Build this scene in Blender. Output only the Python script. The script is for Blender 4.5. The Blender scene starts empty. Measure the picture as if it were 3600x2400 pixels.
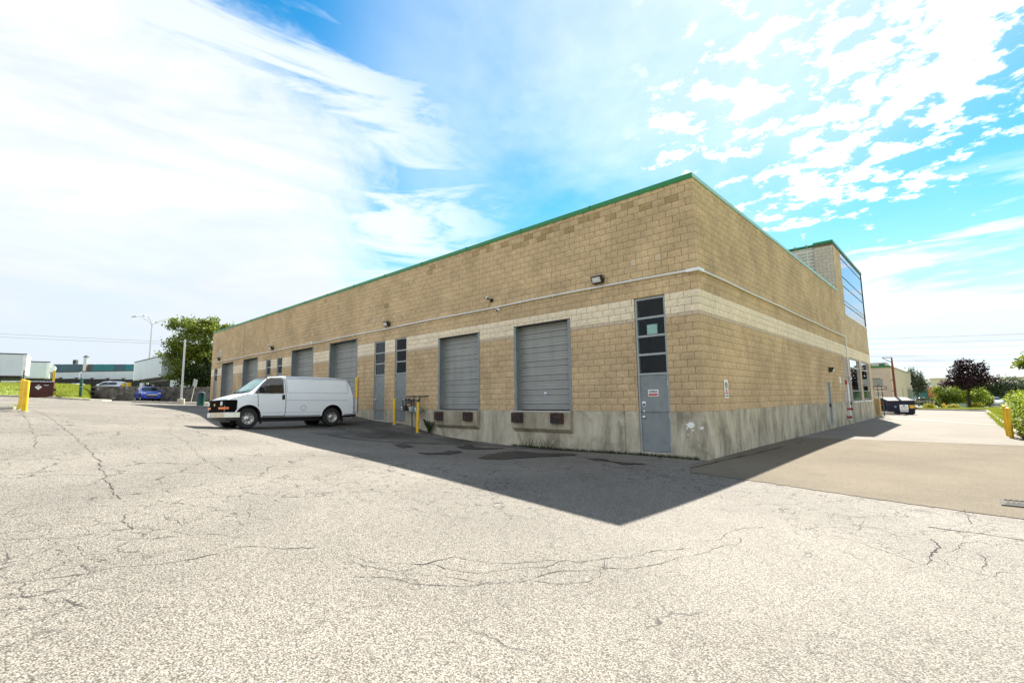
import bpy, bmesh, math, random
import numpy as np
from math import sin, cos, pi, radians, sqrt, atan2, floor
from mathutils import Vector, Matrix
random.seed(7); rng = np.random.default_rng(7)
S = bpy.context.scene
COL = S.collection

# ------------------------------------------------------------------ camera
CAM = Vector((5.110, -13.013, 0.3955)); YAW, PITCH, ROLL = -0.74953, 0.11932, -0.014225
fw = Vector((sin(YAW)*cos(PITCH), cos(YAW)*cos(PITCH), sin(PITCH)))
rt = Vector((cos(YAW), -sin(YAW), 0)); up = rt.cross(fw)
rt, up = rt*cos(ROLL)+up*sin(ROLL), up*cos(ROLL)-rt*sin(ROLL)
cam = bpy.data.cameras.new('camera'); cam.sensor_width = 36; cam.lens = 16.989; cam.clip_end = 6000; cam.clip_start = .05
co = bpy.data.objects.new('camera', cam); COL.objects.link(co)
co.matrix_world = Matrix(((rt.x, up.x, -fw.x, CAM.x), (rt.y, up.y, -fw.y, CAM.y), (rt.z, up.z, -fw.z, CAM.z), (0, 0, 0, 1)))
S.camera = co

# ------------------------------------------------------------------ sky, sun, exposure
SUN_DIR = Vector((-0.1501, 0.6681, 0.7287))          # towards the sun
SUN_EL, SUN_AZ = math.asin(SUN_DIR.z), atan2(SUN_DIR.x, SUN_DIR.y)
W = bpy.data.worlds.new('World'); S.world = W; W.use_nodes = True
nt = W.node_tree; nt.nodes.clear()
class NG:
    """tiny node helper"""
    def __init__(s, t): s.t = t
    def n(s, typ, **kw):
        o = s.t.nodes.new(typ)
        for k, v in kw.items(): setattr(o, k, v)
        return o
    def link(s, a, b): s.t.links.new(a, b)
    def setin(s, sock, v):
        if isinstance(v, bpy.types.NodeSocket): s.link(v, sock)
        else: sock.default_value = v
    def m(s, op, a, b=0.0, c=None, clamp=False):
        o = s.n('ShaderNodeMath', operation=op, use_clamp=clamp)
        s.setin(o.inputs[0], a); s.setin(o.inputs[1], b)
        if c is not None: s.setin(o.inputs[2], c)
        return o.outputs[0]
    def vm(s, op, a, b=(0, 0, 0)):
        o = s.n('ShaderNodeVectorMath', operation=op); s.setin(o.inputs[0], a); s.setin(o.inputs[1], b)
        return o.outputs['Value'] if op in ('DOT_PRODUCT', 'LENGTH', 'DISTANCE') else o.outputs[0]
    def mix(s, f, a, b, mode='MIX'):
        o = s.n('ShaderNodeMix', data_type='RGBA', blend_type=mode)
        s.setin(o.inputs[0], f); s.setin(o.inputs[6], a if not isinstance(a, tuple) else (*a[:3], 1)); s.setin(o.inputs[7], b if not isinstance(b, tuple) else (*b[:3], 1))
        return o.outputs[2]
    def noise(s, vec, scale, detail=4, rough=.55, dist=0, dim='3D', lac=2.0):
        o = s.n('ShaderNodeTexNoise', noise_dimensions=dim); s.link(vec, o.inputs['Vector'])
        o.inputs['Scale'].default_value = scale; o.inputs['Detail'].default_value = detail; o.inputs['Roughness'].default_value = rough; o.inputs['Distortion'].default_value = dist; o.inputs['Lacunarity'].default_value = lac
        return o.outputs['Fac']
    def voro(s, vec, scale, feature='F1', out='Distance', rand=1.0):
        o = s.n('ShaderNodeTexVoronoi', feature=feature); s.link(vec, o.inputs['Vector']); o.inputs['Scale'].default_value = scale; o.inputs['Randomness'].default_value = rand
        return o.outputs[out]
    def mr(s, v, a, b, c=0.0, d=1.0, smooth=True):
        o = s.n('ShaderNodeMapRange', interpolation_type='SMOOTHSTEP' if smooth else 'LINEAR'); o.clamp = True
        s.setin(o.inputs[0], v)
        for i, q in enumerate((a, b, c, d)): o.inputs[i+1].default_value = q
        return o.outputs[0]
    def comb(s, x, y, z):
        o = s.n('ShaderNodeCombineXYZ'); s.setin(o.inputs[0], x); s.setin(o.inputs[1], y); s.setin(o.inputs[2], z); return o.outputs[0]
    def sep(s, v):
        o = s.n('ShaderNodeSeparateXYZ'); s.link(v, o.inputs[0]); return o.outputs

g = NG(nt)
SKY_STR, CLOUD = 0.09, 5.7
sky = g.n('ShaderNodeTexSky', sky_type='NISHITA'); sky.sun_disc = False
sky.sun_elevation = SUN_EL; sky.sun_rotation = SUN_AZ; sky.air_density = 1.0; sky.dust_density = 0.15; sky.ozone_density = 3.0
hs = g.n('ShaderNodeHueSaturation'); hs.inputs['Saturation'].default_value = 1.38; hs.inputs['Hue'].default_value = 0.484; hs.inputs['Value'].default_value = 0.76; g.link(sky.outputs[0], hs.inputs['Color'])
N = g.n('ShaderNodeTexCoord').outputs['Generated']
X, Y, Z = g.sep(N)
zc = g.m('ADD', g.m('MAXIMUM', Z, 0.0), 0.10)
P2 = g.comb(g.m('DIVIDE', X, zc), g.m('DIVIDE', Y, zc), 0.0)
def ddot(v): v = Vector(v).normalized(); return g.vm('DOT_PRODUCT', N, tuple(v))
n1 = g.noise(P2, 0.9, 9, .60, .3); n2 = g.noise(P2, 9.5, 10, .63, .10); n3 = g.noise(P2, .30, 5, .5, .3); n4 = g.noise(N, 2.2, 9, .62, .5)
# big soft cloud bank to the west
bank = g.m('ADD', ddot((-0.9913, -0.0005, 0.1320)), g.m('MULTIPLY', g.m('SUBTRACT', n4, .5), .34))
bank = g.mr(bank, .80, .915)
strv = g.vm('MULTIPLY', N, (1.4, 1.4, 7.0)); sn = g.noise(strv, 1.7, 8, .6, .6)
bank = g.m('MULTIPLY', bank, g.m('ADD', .90, g.m('MULTIPLY', g.mr(sn, .36, .52), .10)))
# low streaks that trail off the bank
trail = g.m('MULTIPLY', g.mr(sn, .44, .60), g.m('MULTIPLY', g.mr(ddot((-0.9465, 0.2279, 0.2285)), .80, .95), .85))
# broken cumulus towards the sun: small puffs merging into a sheet
cover = g.mr(ddot((-0.1247, 0.8226, 0.5548)), .90, .99, -.085, .055)
puff = g.m('ADD', g.m('ADD', g.m('MULTIPLY', n2, .52), g.m('MULTIPLY', n1, .50)), cover)
gap = g.mr(ddot((-0.6955, 0.3986, 0.5979)), .82, .93)
soft = g.mr(g.m('ADD', g.m('MULTIPLY', n2, .35), g.m('MULTIPLY', n1, .65)), .34, .54, .25, .95)
soft = g.m('MULTIPLY', soft, g.mr(Z, .88, .42, .30, 1.0))  # cloud cover largely out of view, thinned overhead to shape the fill light
east = g.mr(ddot((-0.0866, 0.8847, 0.4580)), .80, .93)
cum = g.m('MULTIPLY', g.m('ADD', g.m('MULTIPLY', g.mr(puff, .538, .60), east), g.m('MULTIPLY', soft, g.m('SUBTRACT', 1.0, east))), g.m('SUBTRACT', 1.0, gap))
# long bands low in the east and thin wisps elsewhere
bandn = g.noise(g.vm('MULTIPLY', N, (1.3, 1.3, 8.0)), 1.6, 8, .60, .35)
band = g.m('MULTIPLY', g.mr(bandn, .47, .57), g.m('MULTIPLY', g.mr(Z, .36, .22), g.mr(ddot((0.0462, 0.9866, 0.1562)), .80, .93)))
wisp = g.m('ADD', g.m('MULTIPLY', g.mr(n3, .48, .75), .25), g.m('MULTIPLY', g.mr(ddot((-0.4078, 0.7079, 0.5766)), .86, .99), g.m('MULTIPLY', g.mr(n1, .30, .66), .36)))
haze = g.mr(Z, .34, -.02, 0, .82)
glare = g.mr(ddot(SUN_DIR), .86, 1.0, 0, .30)
cl = g.m('MAXIMUM', g.m('MAXIMUM', bank, trail), g.m('MAXIMUM', cum, g.m('MAXIMUM', band, wisp)))
cl = g.m('SUBTRACT', 1.0, g.m('MULTIPLY', g.m('SUBTRACT', 1.0, cl), g.m('SUBTRACT', 1.0, glare)))
shade = g.m('ADD', g.m('ADD', .90, g.m('MULTIPLY', g.mr(n1, .3, .7), .09)), g.m('MULTIPLY', g.mr(sn, .35, .6), .09))
ccol = g.n('ShaderNodeVectorMath', operation='SCALE'); ccol.inputs[0].default_value = (1.0*CLOUD, .985*CLOUD, .97*CLOUD); g.link(shade, ccol.inputs['Scale'])
bg = g.n('ShaderNodeBackground'); bg.inputs['Strength'].default_value = SKY_STR
hz = g.mix(haze, hs.outputs[0], (.60*CLOUD, .68*CLOUD, .76*CLOUD))
ccw = g.mix(g.m('MAXIMUM', bank, trail), ccol.outputs[0], g.mix(g.mr(g.m('ADD', g.m('MULTIPLY', sn, .6), g.m('MULTIPLY', n1, .4)), .36, .58), (.56*CLOUD, .61*CLOUD, .67*CLOUD), (.68*CLOUD, .70*CLOUD, .72*CLOUD)))
low = g.mix(g.mr(Z, .34, .04, 0, .85), ccw, (.50*CLOUD, .565*CLOUD, .63*CLOUD))
g.link(g.mix(cl, hz, low), bg.inputs['Color'])
g.link(bg.outputs[0], g.n('ShaderNodeOutputWorld').inputs['Surface'])
sl = bpy.data.lights.new('sun', 'SUN'); sl.energy = 5.0; sl.angle = radians(.53); sl.color = (1.0, .945, .85)
so = bpy.data.objects.new('sun', sl); COL.objects.link(so); so.location = (0, 0, 60)
so.rotation_euler = (-SUN_DIR).to_track_quat('-Z', 'Y').to_euler()
S.view_settings.view_transform = 'Standard'; S.view_settings.look = 'None'; S.view_settings.gamma = 1; S.view_settings.use_curve_mapping = False
S.view_settings.exposure = 1.58
S.render.engine = 'CYCLES'

# ------------------------------------------------------------------ mesh helpers
class MB:
    def __init__(s): s.v = []; s.f = []; s.mi = []
    def add(s, vs, fs, m=0):
        o = len(s.v); s.v += [tuple(q) for q in vs]; s.f += [tuple(i+o for i in q) for q in fs]; s.mi += [m]*len(fs); return s
    def quad(s, a, b, c, d, m=0): return s.add([a, b, c, d], [(0, 1, 2, 3)], m)
    def box(s, x0, y0, z0, x1, y1, z1, m=0):
        x0, x1 = min(x0, x1), max(x0, x1); y0, y1 = min(y0, y1), max(y0, y1); z0, z1 = min(z0, z1), max(z0, z1)
        return s.add([(x0, y0, z0), (x1, y0, z0), (x1, y1, z0), (x0, y1, z0), (x0, y0, z1), (x1, y0, z1), (x1, y1, z1), (x0, y1, z1)],
                     [(0, 3, 2, 1), (4, 5, 6, 7), (0, 1, 5, 4), (1, 2, 6, 5), (2, 3, 7, 6), (3, 0, 4, 7)], m)
    def cyl(s, p0, p1, r0, r1=None, n=12, caps=True, m=0):
        return s.tube([p0, p1], [r0, r0 if r1 is None else r1], n, caps, m)
    def tube(s, path, r, n=8, caps=True, m=0):
        path = [Vector(q) for q in path]; k = len(path)
        rs = r if isinstance(r, (list, tuple)) else [r]*k
        rings = []
        for i, q in enumerate(path):
            t = (path[min(i+1, k-1)]-path[max(i-1, 0)]).normalized()
            a = Vector((0, 0, 1)) if abs(t.z) < .9 else Vector((1, 0, 0))
            u = t.cross(a).normalized(); w = t.cross(u)
            rings.append([q+(u*cos(2*pi*j/n)+w*sin(2*pi*j/n))*rs[i] for j in range(n)])
        return s.loft(rings, True, caps, m)
    def loft(s, rings, closed=True, caps=False, m=0):
        n = len(rings[0]); vs = [q for rr in rings for q in rr]; fs = []
        for i in range(len(rings)-1):
            for j in range(n if closed else n-1):
                a = i*n+j; b = i*n+(j+1) % n; fs.append((a, b, b+n, a+n))
        if caps: fs += [tuple(range(n-1, -1, -1)), tuple(range((len(rings)-1)*n, len(rings)*n))]
        return s.add(vs, fs, m)
    def lathe(s, prof, c=(0, 0, 0), n=20, m=0, caps=True):
        return s.loft([[(c[0]+r*cos(2*pi*j/n), c[1]+r*sin(2*pi*j/n), c[2]+z) for j in range(n)] for r, z in prof], True, caps, m)
    def prism(s, pts, d, m=0):
        """closed 3-D outline swept by vector d"""
        n = len(pts); d = Vector(d); a = [Vector(q) for q in pts]; b = [q+d for q in a]
        return s.add(a+b, [tuple(range(n-1, -1, -1)), tuple(range(n, 2*n))]+[(i, (i+1) % n, n+(i+1) % n, n+i) for i in range(n)], m)
    def xf(s, M):
        s.v = [tuple(M @ Vector(q)) for q in s.v]; return s
    def mesh(s, name, mats):
        me = bpy.data.meshes.new(name); me.from_pydata(s.v, [], s.f)
        for q in (mats if isinstance(mats, (list, tuple)) else [mats]): me.materials.append(q)
        if max(s.mi, default=0): me.polygons.foreach_set('material_index', s.mi)
        return me
    def build(s, name, mats, parent=None, smooth=False, bevel=0, seg=1, world=False, fix=True, loc=None, rot=None):
        me = s.mesh(name, mats)
        if fix:
            bm = bmesh.new(); bm.from_mesh(me); bmesh.ops.recalc_face_normals(bm, faces=bm.faces); bm.to_mesh(me); bm.free()
        return place(name, me, parent, smooth, bevel, seg, world, loc, rot)
def place(name, me, parent=None, smooth=False, bevel=0, seg=1, world=False, loc=None, rot=None):
    o = bpy.data.objects.new(name, me); COL.objects.link(o)
    if smooth:
        me.shade_smooth()
        if smooth != 'all':
            try: me.set_sharp_from_angle(angle=radians(smooth if smooth is not True else 40))
            except Exception: pass
    if bevel:
        b = o.modifiers.new('bevel', 'BEVEL'); b.width = bevel; b.segments = seg; b.limit_method = 'ANGLE'; b.angle_limit = radians(40)
    if parent is not None:
        o.parent = parent
        if world: o.location = -parent.location
    if loc is not None: o.location = loc
    if rot is not None: o.rotation_euler = rot
    return o
def tag(o, label, cat=None, group=None, kind=None):
    if label: o['label'] = label
    if cat: o['category'] = cat
    if group: o['group'] = group
    if kind: o['kind'] = kind
    return o
def thing(name, label, cat, loc=(0, 0, 0), rz=0, group=None, rot=None):
    o = bpy.data.objects.new(name, None); COL.objects.link(o); o.empty_display_size = .2
    o.location = loc; o.rotation_euler = rot or (0, 0, rz)
    return tag(o, label, cat, group)
def copy_tree(o, parent=None):
    c = o.copy(); COL.objects.link(c); c.parent = parent
    for ch in list(o.children): copy_tree(ch, c)
    return c

# ------------------------------------------------------------------ materials
MATS = {}
def pmat(name, col, rough=.7, metal=0, var=.12, vs=2.0, bump=0, bs=60, bd=.01, col2=None, cs=1.0, cthr=(.5, .62), spec=.5, fine=0, fs=120, streak=None, coat=0):
    """procedural paint/stone/metal: base colour, large mottling, optional second colour in patches, fine grain and relief"""
    m = bpy.data.materials.new(name); m.use_nodes = True; t = m.node_tree; b = t.nodes['Principled BSDF']; k = NG(t); MATS[name] = m
    pos = k.n('ShaderNodeNewGeometry').outputs['Position']
    c = k.mix(k.mr(k.noise(pos, vs, 4, .6), .25, .75), tuple(q*(1-var) for q in col), tuple(min(1, q*(1+var)) for q in col))
    if fine: c = k.mix(k.mr(k.noise(pos, fs, 2, .6), .3, .7), c, k.mix(1.0, c, (1-fine, 1-fine, 1-fine), 'MULTIPLY'))
    if col2: c = k.mix(k.mr(k.noise(pos, cs, 6, .62, .3), *cthr), c, (*col2, 1))
    if streak:
        sv = k.vm('MULTIPLY', pos, (1, 1, .12)); c = k.mix(k.mr(k.noise(sv, streak[0], 6, .6), .46, .7, 0, streak[1]), c, (*streak[2], 1))
    k.link(c, b.inputs['Base Color']) if isinstance(c, bpy.types.NodeSocket) else None
    b.inputs['Roughness'].default_value = rough; b.inputs['Metallic'].default_value = metal; b.inputs['Specular IOR Level'].default_value = spec
    if coat: b.inputs['Coat Weight'].default_value = coat; b.inputs['Coat Roughness'].default_value = .04
    if bump:
        bn = k.n('ShaderNodeBump'); bn.inputs['Strength'].default_value = bump; bn.inputs['Distance'].default_value = bd
        k.link(k.noise(pos, bs, 5, .6), bn.inputs['Height']); k.link(bn.outputs[0], b.inputs['Normal'])
    return m
def glass_mat(name, tint, refl=.12, rough=.01, clear=.5, ior=1.55):
    """window pane: lets some light through, mirrors the rest by angle"""
    m = bpy.data.materials.new(name); m.use_nodes = True; t = m.node_tree; t.nodes.clear(); k = NG(t); MATS[name] = m
    tr = k.n('ShaderNodeBsdfTransparent'); tr.inputs[0].default_value = (*[q*clear for q in tint], 1)
    gl = k.n('ShaderNodeBsdfGlossy'); gl.inputs['Roughness'].default_value = rough; gl.inputs[0].default_value = (.95, .97, 1, 1)
    lw = k.n('ShaderNodeFresnel'); lw.inputs[0].default_value = ior
    pos = k.n('ShaderNodeNewGeometry').outputs['Position']
    bn = k.n('ShaderNodeBump'); bn.inputs['Strength'].default_value = .03; bn.inputs['Distance'].default_value = .02; k.link(k.noise(pos, 1.5, 2), bn.inputs['Height']); k.link(bn.outputs[0], gl.inputs['Normal'])
    f = k.m('ADD', k.m('MULTIPLY', lw.outputs[0], 1.0), refl, clamp=True)
    mx = k.n('ShaderNodeMixShader'); k.link(f, mx.inputs[0]); k.link(tr.outputs[0], mx.inputs[1]); k.link(gl.outputs[0], mx.inputs[2])
    k.link(mx.outputs[0], k.n('ShaderNodeOutputMaterial').inputs[0])
    return m
def block_mat(name, col, var=.065, dirt=.22):
    m = bpy.data.materials.new(name); m.use_nodes = True; t = m.node_tree; b = t.nodes['Principled BSDF']; k = NG(t); MATS[name] = m
    pos = k.n('ShaderNodeNewGeometry').outputs['Position']; x, y, z = k.sep(pos)
    h = k.m('SUBTRACT', x, y); zz = k.m('SUBTRACT', z, k.m('MULTIPLY', k.m('GREATER_THAN', z, 2.70), .1016))
    row = k.m('FLOOR', k.m('DIVIDE', zz, .2032)); par = k.m('MULTIPLY', k.m('PINGPONG', row, 1.0), .5)
    cell = k.m('FLOOR', k.m('ADD', k.m('DIVIDE', h, .4064), par))
    wn = k.n('ShaderNodeTexWhiteNoise', noise_dimensions='2D'); k.link(k.comb(cell, row, 0), wn.inputs['Vector'])
    v = k.m('ADD', 1-var, k.m('MULTIPLY', wn.outputs['Value'], 2*var))
    big = k.mr(k.noise(pos, .5, 7, .66, .4), .3, .72, 1-dirt, 1+dirt*.45)
    gr = k.mr(k.noise(pos, 42, 5, .7), .25, .75, .66, 1.22)
    sv = k.vm('MULTIPLY', pos, (1, 1, .15)); st = k.mr(k.noise(sv, 1.3, 6, .6), .55, .8, 1.0, .86)
    f = k.m('MULTIPLY', k.m('MULTIPLY', v, big), k.m('MULTIPLY', gr, st))
    c = k.n('ShaderNodeVectorMath', operation='SCALE'); c.inputs[0].default_value = col; k.link(f, c.inputs['Scale'])
    hue = k.mix(k.mr(k.noise(pos, .55, 4, .6), .45, .75, 0, .14), c.outputs[0], k.mix(1.0, c.outputs[0], (.97, 1.0, .82), 'MULTIPLY'))
    k.link(hue, b.inputs['Base Color']); b.inputs['Roughness'].default_value = .92; b.inputs['Specular IOR Level'].default_value = .2
    bn = k.n('ShaderNodeBump'); bn.inputs['Strength'].default_value = 1.0; bn.inputs['Distance'].default_value = .03
    k.link(k.m('ADD', k.noise(pos, 16, 6, .68, .4), k.m('MULTIPLY', k.noise(pos, 90, 3, .6), .35)), bn.inputs['Height']); k.link(bn.outputs[0], b.inputs['Normal'])
    return m
def concrete_mat(name, col, dark=(.13, .125, .105), amt=.75, bump=.25):
    m = bpy.data.materials.new(name); m.use_nodes = True; t = m.node_tree; b = t.nodes['Principled BSDF']; k = NG(t); MATS[name] = m
    pos = k.n('ShaderNodeNewGeometry').outputs['Position']
    c = k.mix(k.mr(k.noise(pos, 1.1, 6, .65), .3, .7), tuple(q*.8 for q in col), tuple(q*1.12 for q in col))
    sv = k.vm('MULTIPLY', pos, (1, 1, .30)); st = k.mr(k.noise(sv, 1.5, 9, .68, .5), .42, .72, 0, amt)
    c = k.mix(st, c, (*dark, 1)); c = k.mix(k.mr(k.noise(k.vm('ADD', pos, (3, 11, 6)), .9, 8, .7, .8), .5, .68, 0, amt*.7), c, (*[q*1.25 for q in dark], 1))
    lt = k.mr(k.noise(k.vm('ADD', sv, (7, 3, 1)), 2.6, 8, .66), .58, .72, 0, .5); c = k.mix(lt, c, (*[min(.8, q*1.7) for q in col], 1))
    c = k.mix(k.mr(k.noise(pos, 45, 4, .7), .3, .7, 0, .22), c, (.1, .1, .09, 1))
    pit = k.mr(k.voro(pos, 9), .05, .0, 0, .8); c = k.mix(pit, c, (.05, .05, .045, 1))
    k.link(c, b.inputs['Base Color']); b.inputs['Roughness'].default_value = .9; b.inputs['Specular IOR Level'].default_value = .25
    bn = k.n('ShaderNodeBump'); bn.inputs['Strength'].default_value = bump; bn.inputs['Distance'].default_value = .01; k.link(k.noise(pos, 30, 6, .7), bn.inputs['Height']); k.link(bn.outputs[0], b.inputs['Normal'])
    return m
def asphalt_mat(name, col, speck=.55, crack=.5, mott=.14, bump=.6, tint=(1, .97, .92), fscale=1.0, rough=.9, spec=.25):
    m = bpy.data.materials.new(name); m.use_nodes = True; t = m.node_tree; b = t.nodes['Principled BSDF']; k = NG(t); MATS[name] = m
    pos = k.n('ShaderNodeNewGeometry').outputs['Position']
    c = k.mix(k.mr(k.noise(pos, .35, 6, .6), .3, .7), tuple(q*(1-mott) for q in col), tuple(q*(1+mott) for q in col))
    c = k.mix(k.mr(k.noise(pos, 1.7, 5, .6), .5, .8, 0, .35), c, k.mix(1.0, c, tint, 'MULTIPLY'))
    c = k.mix(k.mr(k.noise(k.vm('ADD', pos, (5, 9, 3)), .8, 7, .68, .6), .58, .74, 0, mott*2.2), c, k.mix(1.0, c, (.62, .58, .54), 'MULTIPLY'))
    c = k.mix(k.mr(k.noise(pos, 7, 5, .7), .68, .74, 0, .5), c, k.mix(1.0, c, (.45, .43, .4), 'MULTIPLY'))
    # stones: pale chips in dark binder
    st = k.voro(pos, 85*fscale, 'F1', 'Distance'); stc = k.voro(pos, 85*fscale, 'F1', 'Color')
    r = k.n('ShaderNodeSeparateColor'); k.link(stc, r.inputs[0])
    tone = k.mr(r.outputs[0], 0, 1, 1-speck*.45, 1+speck*.45, False)
    edge = k.mr(st, .40, .78, 0, speck)
    gro = k.mr(k.noise(pos, 28*fscale, 4, .65), .56, .72, 0, speck*.75)
    cc = k.n('ShaderNodeVectorMath', operation='SCALE'); k.link(c, cc.inputs[0]); k.link(tone, cc.inputs['Scale'])
    c = k.mix(edge, cc.outputs[0], k.mix(1.0, c, (.30, .29, .28), 'MULTIPLY'))
    c = k.mix(gro, c, k.mix(1.0, c, (.42, .40, .38), 'MULTIPLY'))
    if crack:
        wv = k.vm('ADD', pos, k.vm('SCALE', pos)) if False else pos
        dn = k.n('ShaderNodeTexNoise'); k.link(pos, dn.inputs['Vector']); dn.inputs['Scale'].default_value = 2.2; dn.inputs['Detail'].default_value = 5
        dv = k.n('ShaderNodeVectorMath', operation='SCALE'); k.link(dn.outputs['Color'], dv.inputs[0]); dv.inputs['Scale'].default_value = .55
        e = k.voro(k.vm('ADD', pos, dv.outputs[0]), .85, 'DISTANCE_TO_EDGE')
        msk = k.mr(k.noise(pos, .22, 4, .6), .46, .58)
        e2 = k.voro(k.vm('ADD', pos, dv.outputs[0]), 2.6, 'DISTANCE_TO_EDGE'); msk2 = k.mr(k.noise(k.vm('ADD', pos, (31, 8, 2)), .30, 4, .6), .46, .56)
        cf = k.m('MAXIMUM', k.m('MULTIPLY', k.mr(e, .017, .004), msk), k.m('MULTIPLY', k.mr(e2, .024, .006), msk2))
        brk = k.mr(k.noise(pos, 3.5, 4, .6), .35, .50)
        c = k.mix(k.m('MULTIPLY', k.m('MULTIPLY', cf, brk), crack), c, (.022, .021, .02, 1))
    k.link(c, b.inputs['Base Color']); b.inputs['Roughness'].default_value = rough; b.inputs['Specular IOR Level'].default_value = spec
    bn = k.n('ShaderNodeBump'); bn.inputs['Strength'].default_value = bump; bn.inputs['Distance'].default_value = .008
    k.link(k.m('ADD', k.m('MULTIPLY', st, -1.0), k.m('MULTIPLY', k.noise(pos, 28*fscale, 4, .65), .8)), bn.inputs['Height']); k.link(bn.outputs[0], b.inputs['Normal'])
    return m
def leaf_mat(name, a, b2, sub=.3):
    m = bpy.data.materials.new(name); m.use_nodes = True; t = m.node_tree; b = t.nodes['Principled BSDF']; k = NG(t); MATS[name] = m
    geo = k.n('ShaderNodeNewGeometry'); pos = geo.outputs['Position']
    f = k.m('ADD', k.m('MULTIPLY', k.mr(k.noise(pos, .8, 3), .3, .7), .5), k.m('MULTIPLY', geo.outputs['Random Per Island'], .5))
    c = k.mix(f, a, b2); k.link(c, b.inputs['Base Color']); b.inputs['Roughness'].default_value = .55; b.inputs['Specular IOR Level'].default_value = .3
    tl = k.n('ShaderNodeBsdfTranslucent'); k.link(c, tl.inputs[0]); mx = k.n('ShaderNodeMixShader'); mx.inputs[0].default_value = sub
    k.link(b.outputs[0], mx.inputs[1]); k.link(tl.outputs[0], mx.inputs[2]); k.link(mx.outputs[0], t.nodes['Material Output'].inputs[0])
    return m
block_mat('tan_block', (.665, .488, .292)); block_mat('cream_block', (.93, .79, .595), .05, .06); block_mat('beige_block', (.67, .54, .41), .03, .05)
block_mat('brown_block', (.48, .345, .18), .10); block_mat('pale_block', (.70, .56, .39), .03, .04); block_mat('tower_block', (.70, .54, .36), .05); block_mat('grey_block', (.60, .54, .45), .05, .05); block_mat('pink_block', (.50, .42, .37), .02, .04)
pmat('mortar', (.17, .122, .072), .95, var=.25, vs=5)
concrete_mat('foundation', (.58, .525, .40), (.15, .13, .09), .85); concrete_mat('kerb_concrete', (.50, .46, .39), amt=.35); concrete_mat('sill_concrete', (.42, .37, .27), (.13, .11, .075), .85)
asphalt_mat('asphalt', (.224, .206, .175), .95, .85, rough=.8); asphalt_mat('new_asphalt', (.185, .160, .122), .5, .15, .10, .35, fscale=1.2, rough=.9, spec=.05); asphalt_mat('lane_asphalt', (.195, .175, .147), .25, .2, .08, .3, fscale=1.3); asphalt_mat('old_asphalt', (.145, .134, .117), .6, .9, .6, 1.0)
pmat('wet_stain', (.022, .021, .020), .55, var=.5, vs=4, bump=.3, bs=40); pmat('crack_black', (.018, .017, .016), .95, var=.3)
pmat('joint_dark', (.07, .065, .06), .95, var=.4, vs=4)
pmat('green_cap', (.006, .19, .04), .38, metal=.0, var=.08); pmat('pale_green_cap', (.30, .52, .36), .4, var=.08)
pmat('roofing', (.10, .10, .10), .9)
pmat('grey_paint', (.215, .24, .245), .5, var=.08, bump=.05, bs=15, col2=(.155, .18, .19), cs=3, cthr=(.5, .75)); pmat('door_grey', (.31, .315, .30), .45, var=.06, bump=.06, bs=8, streak=(4, .25, (.14, .15, .15)))
pmat('pale_grey_paint', (.33, .36, .36), .5, var=.06); pmat('galvanised', (.55, .56, .56), .35, .75, var=.12, vs=12); pmat('white_pipe', (.74, .73, .70), .35, .2, var=.08)
pmat('black_rubber', (.030, .022, .020), .85, var=.4, vs=8, col2=(.085, .04, .026), cs=6); pmat('black_metal', (.018, .017, .016), .45, var=.3); pmat('matte_black', (.006, .006, .006), .9, var=.2, spec=.1); pmat('black_plastic', (.010, .010, .010), .5, var=.2)
pmat('lens', (.62, .62, .60), .15, var=.1, vs=20, spec=.8); pmat('bumper_rust', (.075, .032, .02), .85, var=.4, vs=8); pmat('chrome', (.72, .72, .72), .14, 1.0, var=.05); pmat('white_metal', (.78, .80, .80), .4, var=.05, vs=1.2)
pmat('interior_dark', (.012, .012, .012), .9); pmat('paper', (.50, .70, .64), .7, var=.05); pmat('blind_tan', (.50, .40, .24), .8, var=.15, vs=4)
pmat('yellow_paint', (.78, .47, .015), .45, var=.12, vs=4, col2=(.55, .32, .02), cs=6, cthr=(.6, .75), bump=.08, bs=25); pmat('rust', (.20, .055, .022), .8, var=.35, vs=6); pmat('red_paint', (.32, .02, .015), .4, var=.2)
pmat('sign_white', (.86, .86, .86), .45, var=.02); pmat('sign_red', (.50, .012, .015), .45, var=.05); pmat('sign_black', (.012, .012, .012), .5); pmat('sign_purple', (.12, .03, .26), .5); pmat('sign_yellow', (.80, .46, .02), .5); pmat('sign_blue', (.25, .30, .60), .5)
pmat('meter_dark', (.035, .036, .037), .5, var=.3, vs=10); pmat('meter_green', (.17, .25, .25), .5, var=.15, vs=8)
glass_mat('clear_glass', (.93, .97, .97), .0, .01, .97, 1.22); glass_mat('mirror_glass', (.35, .5, .55), .72, .01, .5); glass_mat('curtain_glass', (.9, .95, 1.0), .12, .01, .85); glass_mat('tint_glass', (.7, .85, .95), .0, .01, .95, 1.42)
pmat('glass_dark', (.012, .014, .015), .04, var=.1, spec=.9); pmat('spandrel_glass', (.03, .09, .075), .06, var=.1, spec=.9)
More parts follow.
